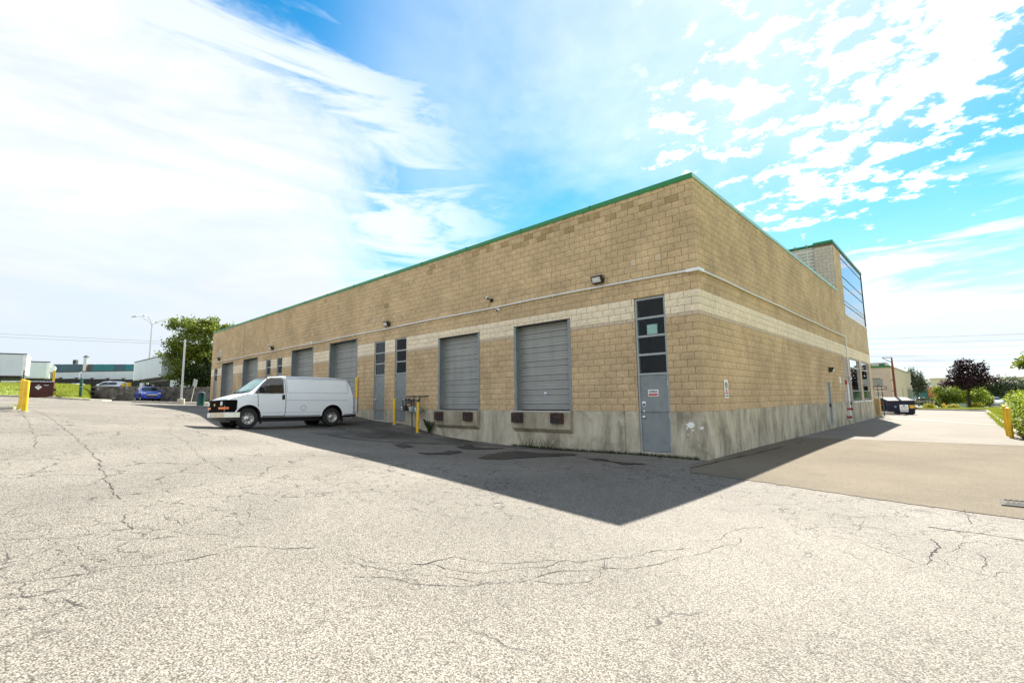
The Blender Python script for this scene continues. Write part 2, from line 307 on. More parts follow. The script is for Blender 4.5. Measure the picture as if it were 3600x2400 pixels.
# ------------------------------------------------------------------ ground
GC = [(0,0,-1.27),(-2,0,-1.25),(-4.4,0,-1.28),(-7,0,-1.27),(-8.8,0,-1.2),(-10.2,0,-1.14),(-11.3,0,-1.05),(-12.6,0,-.85),(-13.6,0,-.66),(-15.5,0,-.6),(-16.5,0,-.55),(-17.5,0,-.4),(-20,0,-.2),(-25,0,-.05),(-30,0,.02),(-36,0,.12),(-43,0,.22),
(-.1,-7.2,-1.17),(-2.4,-7.1,-1.05),(-6,-7,-.89),(-8.6,-6.9,-.80),(-10.9,-6.7,-.70),(1.65,-7.3,-1.26),(-15.5,-6.3,-.57),(-16,-2.86,-.63),(-17.3,-6.3,-.55),(-17.3,-2.9,-.61),(-12.6,-2.2,-.85),(-9,-3,-1.08),(-4,-3,-1.21),
(-21,-6.3,-.16),(-24.3,-6.15,0),(-31.3,-5.9,.21),(0,5,-1.26),(0,10,-1.28),(0,20,-1.31),(0,33,-1.34),(0,50,-1.4),
(6.3,-13,-1.25),(6.3,0,-1.36),(6.3,14,-1.32),(6.3,30,-1.38),(6.3,55,-1.45),(3,20,-1.33),(5.4,-2,-1.38),(3,66,-1.5),(12,66,-1.5),(-20,66,-1.4),(12,20,-1.35),(12,-10,-1.3),
(5,-13,-1.17),(0,-13,-.93),(-8,-13,-.5),(-15,-12.5,-.12),(-20,-12.2,.21),(-22,-12.2,.28),(5,-30,-1.0),(-20,-30,.4),(-45,-30,1.3),(12,-30,-1.2),(-20,-20,.3),(-8,-20,-.35),
(-44,-.5,.25),(-47,-2,.44),(-52,-4.5,.66),(-58,-1,.68),(-62,0,.75),(-66,2,.75),(-70,-3.4,.9),(-52.5,-9.5,1.08),(-55.5,-9,1.02),(-58,-11.2,1.17),(-60,-13,1.3),(-40,-12,.7),(-60,12,.6),(-75,-10,1.4),(-75,10,.8),(-20,16,-1),(-43,16,.2),(-43,35,.2),(-20,35,-1.2),(-75,-30,1.6)]
GP = np.array(GC, float); gn = len(GP)
def _U(r2): return np.where(r2 > 0, r2*np.log(np.maximum(r2, 1e-9)), 0)
_A = np.zeros((gn+3, gn+3)); _A[:gn, :gn] = _U(((GP[:, None, :2]-GP[None, :, :2])**2).sum(-1))+np.eye(gn)*2.0
_A[:gn, gn] = 1; _A[:gn, gn+1:] = GP[:, :2]; _A[gn, :gn] = 1; _A[gn+1:, :gn] = GP[:, :2].T
_W = np.linalg.solve(_A, np.r_[GP[:, 2], 0, 0, 0])
def tps(x, y):
    r2 = (x[..., None]-GP[:, 0])**2+(y[..., None]-GP[:, 1])**2
    return _U(r2) @ _W[:gn]+_W[gn]+_W[gn+1]*x+_W[gn+2]*y
GX = np.unique(np.round(np.r_[np.arange(-78, -26, 1.3), np.arange(-26, 6.5, .325), 6.5], 4)); GY = np.unique(np.round(np.r_[np.arange(-40, -14, 1.3), np.arange(-14, 3, .325), np.arange(3, 62, 1.3), 62], 4))
gxx, gyy = np.meshgrid(GX, GY); GZ = tps(gxx, gyy)
def gz(x, y):
    x = min(max(x, GX[0]), GX[-1]-1e-6); y = min(max(y, GY[0]), GY[-1]-1e-6)
    i = np.searchsorted(GX, x, 'right')-1; j = np.searchsorted(GY, y, 'right')-1
    u = (x-GX[i])/(GX[i+1]-GX[i]); v = (y-GY[j])/(GY[j+1]-GY[j])
    return float(GZ[j, i]*(1-u)*(1-v)+GZ[j, i+1]*u*(1-v)+GZ[j+1, i]*(1-u)*v+GZ[j+1, i+1]*u*v)
def grid_mesh(name, xx, yy, zz, mat, smooth=True):
    r, c = xx.shape; v = np.stack([xx, yy, zz], -1).reshape(-1, 3); idx = np.arange(r*c).reshape(r, c)
    f = np.stack([idx[:-1, :-1], idx[:-1, 1:], idx[1:, 1:], idx[1:, :-1]], -1).reshape(-1, 4)
    me = bpy.data.meshes.new(name); me.from_pydata(v.tolist(), [], f.tolist()); me.materials.append(mat)
    if smooth: me.shade_smooth()
    return me
lot = tag(place('parking_lot', grid_mesh('parking_lot', gxx, gyy, GZ, MATS['asphalt'])), 'cracked pale asphalt yard sloping down to the loading docks', kind='structure')
pmat('field', (.13, .17, .05), .95, var=.4, vs=.15, col2=(.25, .22, .10), cs=.4, bump=.4, bs=6, bd=.05)
fx = np.unique(np.r_[np.linspace(-3500, -200, 12), np.arange(-200, 200, 5.0), np.linspace(200, 3500, 12)]); fxx, fyy = np.meshgrid(fx, fx)
sst = lambda t: np.clip(t, 0, 1)**2*(3-2*np.clip(t, 0, 1))
fz = -1.45-.35*sst((fyy-66)/30)+sst((-fxx-70)/8)*4.33*sst((20-fyy)/2+1)
ins = (fxx > -76) & (fxx < 6.4) & (fyy > -39) & (fyy < 62)
fz = np.where(ins, -3.0, fz)
tag(place('ground', grid_mesh('ground', fxx, fyy, fz, MATS['field'])), 'grassy flat ground running out to the horizon', kind='structure')

def drape(name, outline_a, outline_b, n, mm, mat, lift, parent, jit=.0, smooth=True):
    """sheet lofted between two polylines, laid on the lot"""
    def res(pl, k):
        pl = np.array(pl, float); d = np.r_[0, np.cumsum(np.linalg.norm(np.diff(pl, axis=0), axis=1))]; t = np.linspace(0, d[-1], k)
        return np.stack([np.interp(t, d, pl[:, 0]), np.interp(t, d, pl[:, 1])], -1)
    a, b = res(outline_a, n), res(outline_b, n)
    if jit: a += rng.normal(0, jit, a.shape); b += rng.normal(0, jit, b.shape)
    t = np.linspace(0, 1, mm)[:, None, None]; q = a[None]*(1-t)+b[None]*t
    zz = np.array([[gz(x, y)+lift for x, y in r] for r in q])
    o = place(name, grid_mesh(name, q[..., 0], q[..., 1], zz, mat, smooth)); o.parent = parent
    return o
# resurfaced strip beside the east wall, paler lane beyond it, broken old tarmac below the gas meters
drape('asphalt_patch', [(-.03, -.75), (.0, -1.1), (.45, -2.22), (2, -2.35), (4.2, -2.75), (6.45, -3.1)], [(.02, 9.1), (1.2, 9.2), (3.2, 9.35), (6.45, 9.5)], 110, 40, MATS['new_asphalt'], .008, lot, .022)
drape('lane_sheet', [(.02, 9.16), (1.2, 9.26), (3.2, 9.41), (6.45, 9.56)], [(-.0, 61.5), (6.4, 61.5)], 22, 60, MATS['lane_asphalt'], .006, lot)
drape('broken_tarmac', [(-18.6, -.6), (-17.6, -2.1), (-15.8, -3.6), (-13, -4.6), (-10.6, -4.4), (-9.4, -3.3), (-8.6, -1.7), (-7.4, -.55), (-4.6, -.12)], [(-18.6, -.02), (-4.6, -.02)], 70, 26, MATS['old_asphalt'], .012, lot, .06)
CR = dict(a=[(.56,-10.59),(.87,-10.48),(1.25,-10.15),(1.33,-9.83),(1.59,-9.64),(1.79,-9.44),(1.95,-9.11),(2.17,-8.86),(2.36,-8.38),(2.49,-7.88),(2.67,-7.55)], b=[(1.25,-10.15),(1.51,-10.02),(1.76,-9.86),(1.84,-9.65),(1.9,-9.43),(2.06,-9.3),(2.07,-9.01),(2.33,-8.89),(2.43,-8.82),(2.59,-8.66),(2.72,-8.39),(2.75,-7.96),(2.89,-7.38),(3.04,-7.01),(2.94,-6.64)],
 c=[(.77,-10.7),(.99,-10.6),(1.28,-10.45),(1.55,-10.26),(1.8,-10.1),(1.99,-9.96),(2.13,-9.77),(2.19,-9.52),(2.22,-9.18),(2.39,-8.94)], d=[(1.15,-10.73),(1.33,-10.55),(1.55,-10.49),(1.78,-10.32),(1.99,-10.19),(2.01,-9.95)], e=[(2.18,-9.63),(2.37,-9.52),(2.49,-9.35),(2.49,-9.12),(2.43,-8.82),(2.29,-8.61)], f=[(2.65,-7.23),(2.75,-6.95),(2.75,-6.66),(2.81,-6.24),(3.03,-5.88)],
 g=[(-1.1,-7.5),(-.94,-7.15),(-1.02,-6.67),(-.86,-6.07),(-.59,-5.44),(-.67,-4.52),(-.25,-4.24)], h=[(.01,-1),(.16,-2.54),(.08,-3.79),(-.02,-4.68),(-.03,-5.29),(-.02,-6.09)], i=[(-3.22,-4.26),(-2.41,-4.25),(-1.77,-4.12),(-1.03,-4.12),(-.37,-4.65)], j=[(-22,-11.9),(-18,-11.6),(-14.41,-11.51),(-11.77,-11.51),(-9.79,-11.5),(-7.82,-11.53),(-6.22,-11.6),(-4.62,-11.7),(-3.41,-11.77),(-2.93,-11.75)],
 k=[(-2.15,-11.81),(-1.84,-11.87),(-1.62,-11.86),(-1.32,-11.89)], l=[(-1.85,-11.54),(-1.67,-11.57),(-1.52,-11.46),(-1.2,-11.48),(-1.09,-11.56),(-.85,-11.54),(-.68,-11.3),(-.46,-11.09)], m=[(-.24,-12.86),(-.22,-12.67),(-.17,-12.41),(-.22,-12.17),(-.09,-11.83),(-.08,-11.59),(-.17,-11.26),(-.09,-11.14),(.11,-11),(.29,-10.68)], n=[(.04,-12.86),(.11,-12.69),(.11,-12.52),(.13,-12.32)],
 o=[(-1.63,-12.83),(-1.56,-12.66),(-1.42,-12.39),(-1.47,-12.14),(-1.42,-11.78),(-1.2,-11.57)], p=[(-2.54,-12.85),(-2.68,-12.57),(-2.77,-12.28),(-2.8,-12.06),(-2.54,-11.88)], q=[(-1.07,-12.13),(-1.01,-11.97),(-.92,-11.8),(-.85,-11.54)], r=[(-13.59,-8.31),(-11.44,-8.5),(-10.92,-8.31),(-10,-8.43)], s=[(4.91,-2.73),(4.96,-3.1),(4.95,-3.79)], t=[(4.55,-4.36),(4.79,-4.34),(5.03,-4.34),(5.21,-4.36),(5.46,-4.36),(5.9,-4.4)],
 u=[(4.69,-5.04),(4.69,-5.48),(4.69,-5.97),(4.66,-6.39)], v=[(3.5,-4.88),(3.73,-4.85),(3.94,-4.93),(4.13,-4.92),(4.3,-5.23),(4.49,-5.09)], w=[(3.68,-5.68),(3.86,-5.72),(4.08,-5.85),(4.33,-6.08),(4.51,-6.23),(4.66,-6.39)], x=[(4.68,-6.12),(4.87,-6.19),(5.01,-6.25),(5.14,-6.31),(5.24,-6.11),(5.36,-6.12)], y=[(4.76,-5.66),(4.84,-5.37),(4.95,-5.02),(5.07,-4.81),(5.19,-4.91),(5.33,-4.62)], z=[(5.07,-5.42),(5.1,-5.53),(5.13,-5.82),(5.06,-6.17)],
 aa=[(3.89,-4.51),(3.91,-4.96),(3.87,-5.2)], ab=[(3.43,-4.51),(3.62,-4.33),(3.82,-4.34),(4,-4.06),(4.19,-3.95)], ac=[(-21,-12.3),(-16,-12.15),(-12,-12.2),(-9,-12.3)], ad=[(-15.5,-8.6),(-12.9,-9.2),(-9.6,-9.5),(-7,-9.9),(-4.5,-10.1)], ae=[(-12.5,-6.3),(-9.5,-6.2),(-7.9,-5.4),(-6.2,-5.3)])
WIDE = dict(j=.017, t=.020, u=.018, k=.015, a=.012, m=.010, h=.012, s=.012, r=.018, ac=.012, ad=.010, ae=.014, g=.012)
def crack(pts, wmax):
    pl = np.array(pl0 := pts, float); d = np.r_[0, np.cumsum(np.linalg.norm(np.diff(pl, axis=0), axis=1))]; step = .05
    t = np.arange(0, d[-1], step); q = np.stack([np.interp(t, d, pl[:, 0]), np.interp(t, d, pl[:, 1])], -1)
    tg = np.gradient(q, axis=0); tg /= np.linalg.norm(tg, axis=1)[:, None]+1e-9; nn = np.stack([-tg[:, 1], tg[:, 0]], -1)
    w = np.convolve(rng.normal(0, 1, len(q)+6), np.ones(7)/7, 'valid')*.06+rng.normal(0, .006*step/.05, len(q)); q = q+nn*w[:len(q), None]
    wd = wmax*(.35+.65*np.abs(np.convolve(rng.normal(0, 1, len(q)+4), np.ones(5)/5, 'valid'))[:len(q)]*1.6); wd *= np.clip(.25+1.6*np.abs(np.convolve(rng.normal(0, 1, len(q)+24), np.ones(25)/5, 'valid'))[:len(q)], 0, 1); wd[0] = wd[-1] = .001; wd = np.minimum(wd, wmax*1.3)
    a, b = q-nn*wd[:, None]/2, q+nn*wd[:, None]/2; xx = np.stack([a[:, 0], b[:, 0]]); yy = np.stack([a[:, 1], b[:, 1]])
    zz = np.array([[gz(x, y)+.0045 + (.008 if (-3 < y < 9.4 and x > 0) else 0) for x, y in zip(r1, r2)] for r1, r2 in zip(xx, yy)])
    o = place('crack', grid_mesh('crack', xx, yy, zz, MATS['crack_black'])); o.parent = lot
for key, pts in CR.items(): crack(pts, WIDE.get(key, .009))
def blob(name, pts, mat, lift):
    c = np.mean(pts, axis=0); P = []
    for i in range(len(pts)):
        a, b = np.array(pts[i]), np.array(pts[(i+1) % len(pts)])
        for s_ in range(6): P.append(a+(b-a)*s_/6+rng.normal(0, .035, 2))
    mb = MB(); k = len(P); rings = []
    for f in (1, .66, .33): rings.append([(c[0]+(q[0]-c[0])*f, c[1]+(q[1]-c[1])*f, gz(c[0]+(q[0]-c[0])*f, c[1]+(q[1]-c[1])*f)+lift) for q in P])
    rings.append([(c[0], c[1], gz(*c)+lift)]*k); mb.loft(rings)
    o = mb.build(name, mat, lot, fix=False, smooth='all'); return o
for q in ([(-4.54,-4.12),(-5.49,-2.35),(-5.62,-1.4),(-4.59,-1.45),(-3.73,-.86),(-3.33,-1.23),(-3.91,-2.34),(-4.03,-3.75)], [(-6.24,-4.76),(-5.91,-4.38),(-6.54,-3.33),(-6.27,-3.06),(-5.58,-4.13),(-5.74,-4.82)], [(-7.82,-1.99),(-7.91,-1.36),(-7.02,-1.5),(-6.63,-.85),(-6.57,-2.09),(-7.12,-2.39)], [(-2.71,-1.67),(-2.22,-1.53),(-1.52,-2.03),(-.82,-1.66),(-1.22,-2.2),(-1.85,-1.84),(-2.36,-1.93)], [(-8.79,-3.85),(-9.08,-3.3),(-8.15,-3.51),(-7.6,-4.31)]):
    blob('wet_stain', q, MATS['wet_stain'], .016)
pmat('yellow_line', (.62, .47, .14), .8, var=.3, vs=6, col2=(.36, .32, .25), cs=5, cthr=(.45, .6)); pmat('cream_line', (.36, .32, .25), .85, var=.2, vs=6)
drape('painted_line', [(.6, 32.0), (2.15, 30.3), (6.4, 24.0)], [(.6, 32.45), (2.3, 30.7), (6.4, 24.4)], 30, 3, MATS['cream_line'], .012, lot)
drape('painted_line', [(-51.2, -9.75), (-54, -11.3), (-56, -12.6)], [(-51.0, -10.2), (-53.8, -11.75), (-55.8, -13.0)], 8, 3, MATS['yellow_line'], .02, lot)
drape('asphalt_joint', [(0, 9.12), (3, 9.3), (6.4, 9.5)], [(0, 9.19), (3, 9.37), (6.4, 9.57)], 30, 2, MATS['joint_dark'], .012, lot, .01)
# storm drain by the east lane
d = thing('storm_drain', 'rusty steel storm drain grate set in the asphalt at the right edge', 'drain', (5.72, -1.72, gz(5.72, -1.72)+.004))
mb = MB()
for a in ((-.36, -.3, .36, -.25), (-.36, .25, .36, .3), (-.36, -.25, -.31, .25), (.31, -.25, .36, .25)): mb.box(a[0], a[1], 0, a[2], a[3], .022)
mb.build('frame', MATS['joint_dark'], d)
for i in range(9): MB().box(-.28+i*.065, -.25, 0, -.25+i*.065, .25, .018).build('bar', MATS['interior_dark'], d)
MB().box(-.31, -.25, 0, .31, .25, .006).build('pit', MATS['interior_dark'], d)
def kerb(path, w=.16, h=.14, label='', name='kerb', zoff=0):
    pl = [Vector((x, y, 0)) for x, y in path]; rings = []
    for i, q in enumerate(pl):
        t = (pl[min(i+1, len(pl)-1)]-pl[max(i-1, 0)]).normalized(); n = Vector((-t.y, t.x, 0)); z = gz(q.x, q.y)+zoff
        rings.append([(q.x+n.x*a, q.y+n.y*a, z+b) for a, b in ((-w/2, -.25), (-w/2, h-.02), (-w/2+.02, h), (w/2-.02, h), (w/2, h-.02), (w/2, -.25))])
    o = MB().loft(rings, True, True).build(name, MATS['kerb_concrete']); return tag(o, label, kind='structure')
def arc(cx, cy, r, a0, a1, n): return [(cx+r*cos(radians(a0+(a1-a0)*i/n)), cy+r*sin(radians(a0+(a1-a0)*i/n))) for i in range(n+1)]
kerb([(6.52, y) for y in range(15, 53, 3)]+arc(5.2, 54, 1.32, 0, 85, 6)+[(x, 55.4+(5.2-x)*1.15) for x in (4, 2.5, 1.2, .6)], label='pale concrete kerb edging the grass on the right of the lane')
# ------------------------------------------------------------------ warehouse
H = .2032; BL = .4064; TOP = 6.66; XE = -43.05; YE = 32.4; YT = 21.2
WH = thing('warehouse', 'long tan split-block warehouse with cream band, green roof edge and loading docks', 'building', (0, 0, -1.27))
def wpart(mb, name, mats, parent=None, **kw): return mb.build(name, mats, parent or WH, world=(parent is None), **kw)
MAN1 = (-1.95, -.98, -1.17, 3.33); DOCK2 = (-6.86, -4.36, 0, 3.05); DOCK1 = (-11.3, -8.77, 0, 3.05); MANL1 = (-16.46, -15.50, -.52, 3.352); MANL2 = (-14.63, -13.70, -.55, 3.352)
DR = [(-21.24, -18.17), (-26.37, -23.31), (-35.18, -32.2), (-40.2, -37.4)]; DRIVE = [(a, b, gz((a+b)/2, -.2)+.03, 3.70) for a, b in DR]
FARD = [(-30.62, -29.78), (-28.7, -27.85), (-42.2, -41.35)]; FAR = [(a, b, gz((a+b)/2, -.2)+.06, 3.40) for a, b in FARD]
HA = [MAN1, DOCK2, DOCK1, MANL1, MANL2]+DRIVE+FAR
DB1 = (15.72, 16.62, -1.16, 1.07); DB2 = (21.75, 22.78, -1.16, 1.15); WIN1 = (23.3, 26.9, -.04, 2.70); WIN2 = (27.75, 31.3, -.04, 2.70); GLZ = (23.5, 32.2, 5.47, 9.50)
HB = [DB1, DB2, WIN1, WIN2, GLZ]
def holed(mb, O, U, V, Nn, u0, u1, v0, v1, holes, depth, m=0, mr=0):
    O, U, V, Nn = map(Vector, (O, U, V, Nn))
    P = lambda u, v, n=0: O+U*u+V*v+Nn*n
    hs_ = [(max(a, u0), min(b, u1), max(c, v0), min(d, v1)) for a, b, c, d in holes if a < u1 and b > u0 and c < v1 and d > v0]
    us = sorted({u0, u1, *[q for h in hs_ for q in h[:2]]}); vs_ = sorted({v0, v1, *[q for h in hs_ for q in h[2:]]})
    for i in range(len(us)-1):
        for j in range(len(vs_)-1):
            uc, vc = (us[i]+us[i+1])/2, (vs_[j]+vs_[j+1])/2
            if any(h[0] < uc < h[1] and h[2] < vc < h[3] for h in hs_): continue
            mb.quad(P(us[i], vs_[j]), P(us[i+1], vs_[j]), P(us[i+1], vs_[j+1]), P(us[i], vs_[j+1]), m)
    for a, b, c, d in hs_:
        mb.quad(P(a, c), P(a, d), P(a, d, -depth), P(a, c, -depth), mr); mb.quad(P(b, c), P(b, c, -depth), P(b, d, -depth), P(b, d), mr)
        if d < v1: mb.quad(P(a, d), P(b, d), P(b, d, -depth), P(a, d, -depth), mr)
        if c > v0: mb.quad(P(a, c), P(a, c, -depth), P(b, c, -depth), P(b, c), mr)
HBn = [(a, b, c, d) for a, b, c, d in HB]
mb = MB(); holed(mb, (0, 0, 0), (1, 0, 0), (0, 0, 1), (0, -1, 0), XE, 0, 0, 6.6, HA, .30); wpart(mb, 'wall_core', MATS['mortar'], fix=False)
mb = MB(); holed(mb, (0, 0, 0), (0, 1, 0), (0, 0, 1), (1, 0, 0), 0, YE, 0, 6.6, HB, .22); holed(mb, (0, 0, 0), (0, 1, 0), (0, 0, 1), (1, 0, 0), YT, YE, 6.6, 9.62, [GLZ], .1)
mb.quad((XE, 0, 0), (XE, 33, 0), (XE, 33, 6.6), (XE, 0, 6.6)); mb.quad((-8, YE, -2), (0, YE, -2), (0, YE, 9.6), (-8, YE, 9.6)); mb.quad((XE, 33, -2), (-8, 33, -2), (-8, 33, 6.6), (XE, 33, 6.6))
mb.quad((-1.0, YT, 6), (0, YT, 6), (0, YT, 9.6), (-1, YT, 9.6))
wpart(mb, 'wall_core', MATS['mortar'], fix=False)
# poured concrete base; panels between the doors, 12 mm proud of the block plane
FN = .015
fa = MB(); holed(fa, (0, -FN, 0), (1, 0, 0), (0, 0, 1), (0, -1, 0), XE, FN, -2.4, 0, [MAN1, MANL1, MANL2]+DRIVE+FAR, .3)
fa.quad((XE, -FN, 0), (FN, -FN, 0), (FN, .03, 0), (XE, .03, 0)); wpart(fa, 'concrete_base', MATS['foundation'], fix=False)
fb = MB(); holed(fb, (FN, 0, 0), (0, 1, 0), (0, 0, 1), (1, 0, 0), -FN, YE, -2.4, 0, [DB1, DB2, WIN1, WIN2], .22); fb.quad((FN, -FN, 0), (FN, YE, 0), (-.03, YE, 0), (-.03, -FN, 0))
wpart(fb, 'concrete_base', MATS['foundation'], fix=False)
jm = MB()
for x in (-8.02, -2.42, -12.05): jm.box(x-.006, -FN-.002, -1.6, x+.006, -FN+.003, -.005)
for y in (6.1, 12.2, 18.3, 27.3): jm.box(FN-.003, y-.006, -1.6, FN+.002, y+.006, -.06)
wpart(jm, 'pour_joint', MATS['joint_dark'])

# ---- split-face blocks: courses of real pieces
courses = [(i*H, (i+1)*H, 'tan_block') for i in range(13)]+[(2.6416, 2.7432, 'beige_block')]+[(2.7432+i*H, 2.7432+(i+1)*H, 'cream_block') for i in range(3)]+[(3.3528+i*H, 3.3528+(i+1)*H, 'tan_block') for i in range(16)]
def sub(iv, a, b):
    out = []
    for p, q in iv:
        if b <= p or a >= q: out.append((p, q)); continue
        if a > p: out.append((p, a))
        if b < q: out.append((b, q))
    return out
PALE = [-1.09, -1.88, -13.9, -14.72, -15.71, -16.52, -23.45, -21.13, -27.94, -29.85, -30.6, -28.7, -34.93, -37.37]
DARK = [(-.79, 6.14), (-1.23, 6.14), (-1.99, 6.33), (-2.58, 6.14), (-3.4, 6.36), (-3.78, 6.36), (-4.94, 6.36), (-4.29, 6.12), (-5.54, 6.15), (-5.2, 6.36), (-6.27, 6.21), (-6.6, 6.12), (-15.27, 5.1), (-7.12, 6.29), (-8.19, 6.4), (-8.89, 6.4), (-22.12, 6.36), (-11.6, 6.36), (-12.1, 6.12)]
ENT = []                                                # (wall, u0, z0, u1, z1, material)
def lay(wall, u0, u1, crs, holes, colour):
    for r, (z0, z1, cm) in enumerate(crs):
        off = (r % 2)*BL/2
        if wall == 'A': edges = [u1]+[u1-off-k*BL for k in range(0 if off else 1, int((u1-u0)/BL)+3)]
        else: edges = [u0]+[u0+(BL/2-off)+k*BL for k in range(0 if off == 0 else 1, int((u1-u0)/BL)+3)]
        edges = sorted({round(min(max(e, u0), u1), 4) for e in edges})
        for a, b in zip(edges, edges[1:]):
            if b-a < .02: continue
            parts = [(a, b, z0, z1)]
            for h in holes:
                if h[1] <= a or h[0] >= b or h[3] <= z0+.02 or h[2] >= z1-.02: continue
                np_ = []
                for p, q, s_, t_ in parts:
                    np_ += [(c, d, s_, t_) for c, d in sub([(p, q)], h[0], h[1])]
                    c, d = max(p, h[0]), min(q, h[1])
                    if d > c:
                        if t_-h[3] > .03: np_.append((c, d, h[3], t_))
                        if h[2]-s_ > .03: np_.append((c, d, s_, h[2]))
                parts = np_
            for p, q, s_, t_ in parts:
                if q-p > .03 and t_-s_ > .03: ENT.append((wall, p, s_, q, t_, colour((p+q)/2, (s_+t_)/2, cm, p, q)))
def colA(u, z, cm, p, q):
    if cm == 'tan_block' and any(p <= d[0] < q and abs(z-d[1]) < .13 for d in DARK): return 'brown_block'
    return cm
def colB(u, z, cm, p, q):
    if u > 21.3:
        if z < 2.66: return 'pink_block' if u < 23.3 else 'tower_block'
        if z < 3.35: return 'cream_block'
        if z < 3.56: return 'tan_block'
        return 'tower_block'
    if z < 2.0 and u > 20.75 and z < 2.66 or (z < 2.66 and u > 21.05) or (z < .65 and u > 20.2): return 'pink_block'
    return cm
lay('A', XE, 0, courses, HA, colA)
pal = [e for e in ENT if e[0] == 'A' and e[2] < 4.52 < e[4]]
for x in PALE:                                          # pale half blocks along one course
    for e in [e for e in pal if e[1] <= x < e[3]]:
        if e in ENT and e[3]-e[1] > .25:
            ENT.remove(e); mid = (e[1]+e[3])/2; s_ = x < mid
            ENT.append(('A', e[1], e[2], mid, e[4], 'pale_block' if s_ else 'tan_block')); ENT.append(('A', mid, e[2], e[3], e[4], 'tan_block' if s_ else 'pale_block'))
lay('B', 0, YE, courses[:-1]+[(courses[-1][0], courses[-1][1], 'tan_block')], HB, colB)
lay('B', YT, YE, [(6.604+i*H, 6.604+(i+1)*H, 'tower_block') for i in range(14)], HB, colB)
lay('T', -1.0, 0, [(6.604+i*H, 6.604+(i+1)*H, 'grey_block') for i in range(14)], [], lambda u, z, c, p, q: 'grey_block')
VAR = []
for k in range(10):
    v = []; f = []
    us = [0, .34, .67, 1]; vs_ = [0, .5, 1]
    for j, b in enumerate(vs_):
        for i, a in enumerate(us):
            ed = (i in (0, 3)) or (j in (0, 2))
            v.append((a, -(.006+rng.uniform(0, .006)+(rng.uniform(.003, .012) if not ed else 0)), b))
    def jitter(i, j): pass
    n = len(v); ring = [0, 1, 2, 3, 7, 11, 10, 9, 8, 4]
    v += [(v[i][0], .01, v[i][2]) for i in ring]
    v = [(a+(rng.normal(0, .006) if 0 < a < 1 else 0), b, c) for a, b, c in v]
    f = [(j*4+i, j*4+i+1, j*4+i+5, j*4+i+4) for j in range(2) for i in range(3)]
    f += [(ring[(i+1) % 10], ring[i], n+i, n+(i+1) % 10) for i in range(10)]
    VAR.append((np.array(v), np.array(f)))
meV = []
for v, f in VAR:
    me = bpy.data.meshes.new('block'); me.from_pydata(v.tolist(), [], f.tolist()); me.materials.append(MATS['tan_block']); meV.append(me)
JT = .007
def frame(e):
    w, u0, z0, u1, z1, _ = e
    g_ = JT if u1-u0 > .05 else .003
    a, b = (u0+g_, u1-g_); 
    if w == 'A' and u1 == 0: b = .010
    if w == 'B' and u0 == 0: a = -.010
    return a, b, z0+.005, z1-.005
def score(e):
    w, u0, z0, u1, z1, _ = e; c = Vector(((u0+u1)/2, 0, (z0+z1)/2)) if w == 'A' else Vector((0, (u0+u1)/2, (z0+z1)/2)) if w == 'B' else Vector(((u0+u1)/2, YT, (z0+z1)/2))
    d = c-CAM; L = d.length; return (u1-u0)*(z1-z0)*abs(d.normalized().y if w != 'B' else d.normalized().x)/L**2
order = sorted(range(len(ENT)), key=lambda i: -score(ENT[i])); big = set(order[:300])
jv, jf, jm_, off = [], [], [], 0; names = sorted({e[5] for e in ENT}); mid = {n: i for i, n in enumerate(names)}
for i, e in enumerate(ENT):
    a, b, c, d = frame(e); w = e[0]; k = int(rng.integers(len(VAR)))
    if i in big:
        o = bpy.data.objects.new('block', meV[k]); COL.objects.link(o); o.parent = WH
        wl = Vector((a, 0, c)) if w == 'A' else Vector((0, a, c)) if w == 'B' else Vector((a, YT, c))
        o.location = wl-WH.location; o.scale = (b-a, 1, d-c)
        if w == 'B': o.rotation_euler = (0, 0, pi/2)
        o.material_slots[0].link = 'OBJECT'; o.material_slots[0].material = MATS[e[5]]
        continue
    v, f = VAR[k]; q = np.empty_like(v)
    if w == 'B': q[:, 0] = -v[:, 1]; q[:, 1] = a+v[:, 0]*(b-a)
    else: q[:, 0] = a+v[:, 0]*(b-a); q[:, 1] = v[:, 1]+(YT if w == 'T' else 0)
    q[:, 2] = c+v[:, 2]*(d-c); jv.append(q); jf.append(f+off); jm_ += [mid[e[5]]]*len(f); off += len(v)
me = bpy.data.meshes.new('block_courses'); me.from_pydata(np.concatenate(jv).tolist(), [], np.concatenate(jf).tolist())
for n in names: me.materials.append(MATS[n])
me.polygons.foreach_set('material_index', jm_)
o = place('block_courses', me, WH, world=True); o['kind'] = 'stuff'
# control joint
wpart(MB().box(-35.262, -.018, .25, -35.238, .0, 6.5), 'control_joint', MATS['joint_dark'])

# ---- roof, metal cap
wpart(MB().quad((XE, 0.02, 6.35), (0, .02, 6.35), (0, 33, 6.35), (XE, 33, 6.35)), 'roof', MATS['roofing'], fix=False)
def cap(path, nrm, z, h, mat, name='roof_cap'):
    mb = MB(); rings = []
    for (x, y), (nx, ny) in zip(path, nrm): rings.append([(x+nx*.035, y+ny*.035, z-h), (x+nx*.045, y+ny*.045, z-h), (x+nx*.03, y+ny*.03, z), (x-nx*.28, y-ny*.28, z+.01), (x-nx*.28, y-ny*.28, z-h)])
    mb.loft(rings, True, True); return wpart(mb, name, mat)
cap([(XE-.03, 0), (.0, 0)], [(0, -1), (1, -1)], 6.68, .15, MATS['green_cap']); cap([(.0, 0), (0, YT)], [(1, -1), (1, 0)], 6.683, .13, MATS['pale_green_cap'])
for x in np.arange(-40, -1, 3.05): wpart(MB().box(x-.02, -.052, 6.53, x+.02, -.03, 6.69), 'cap_seam', MATS['green_cap'])
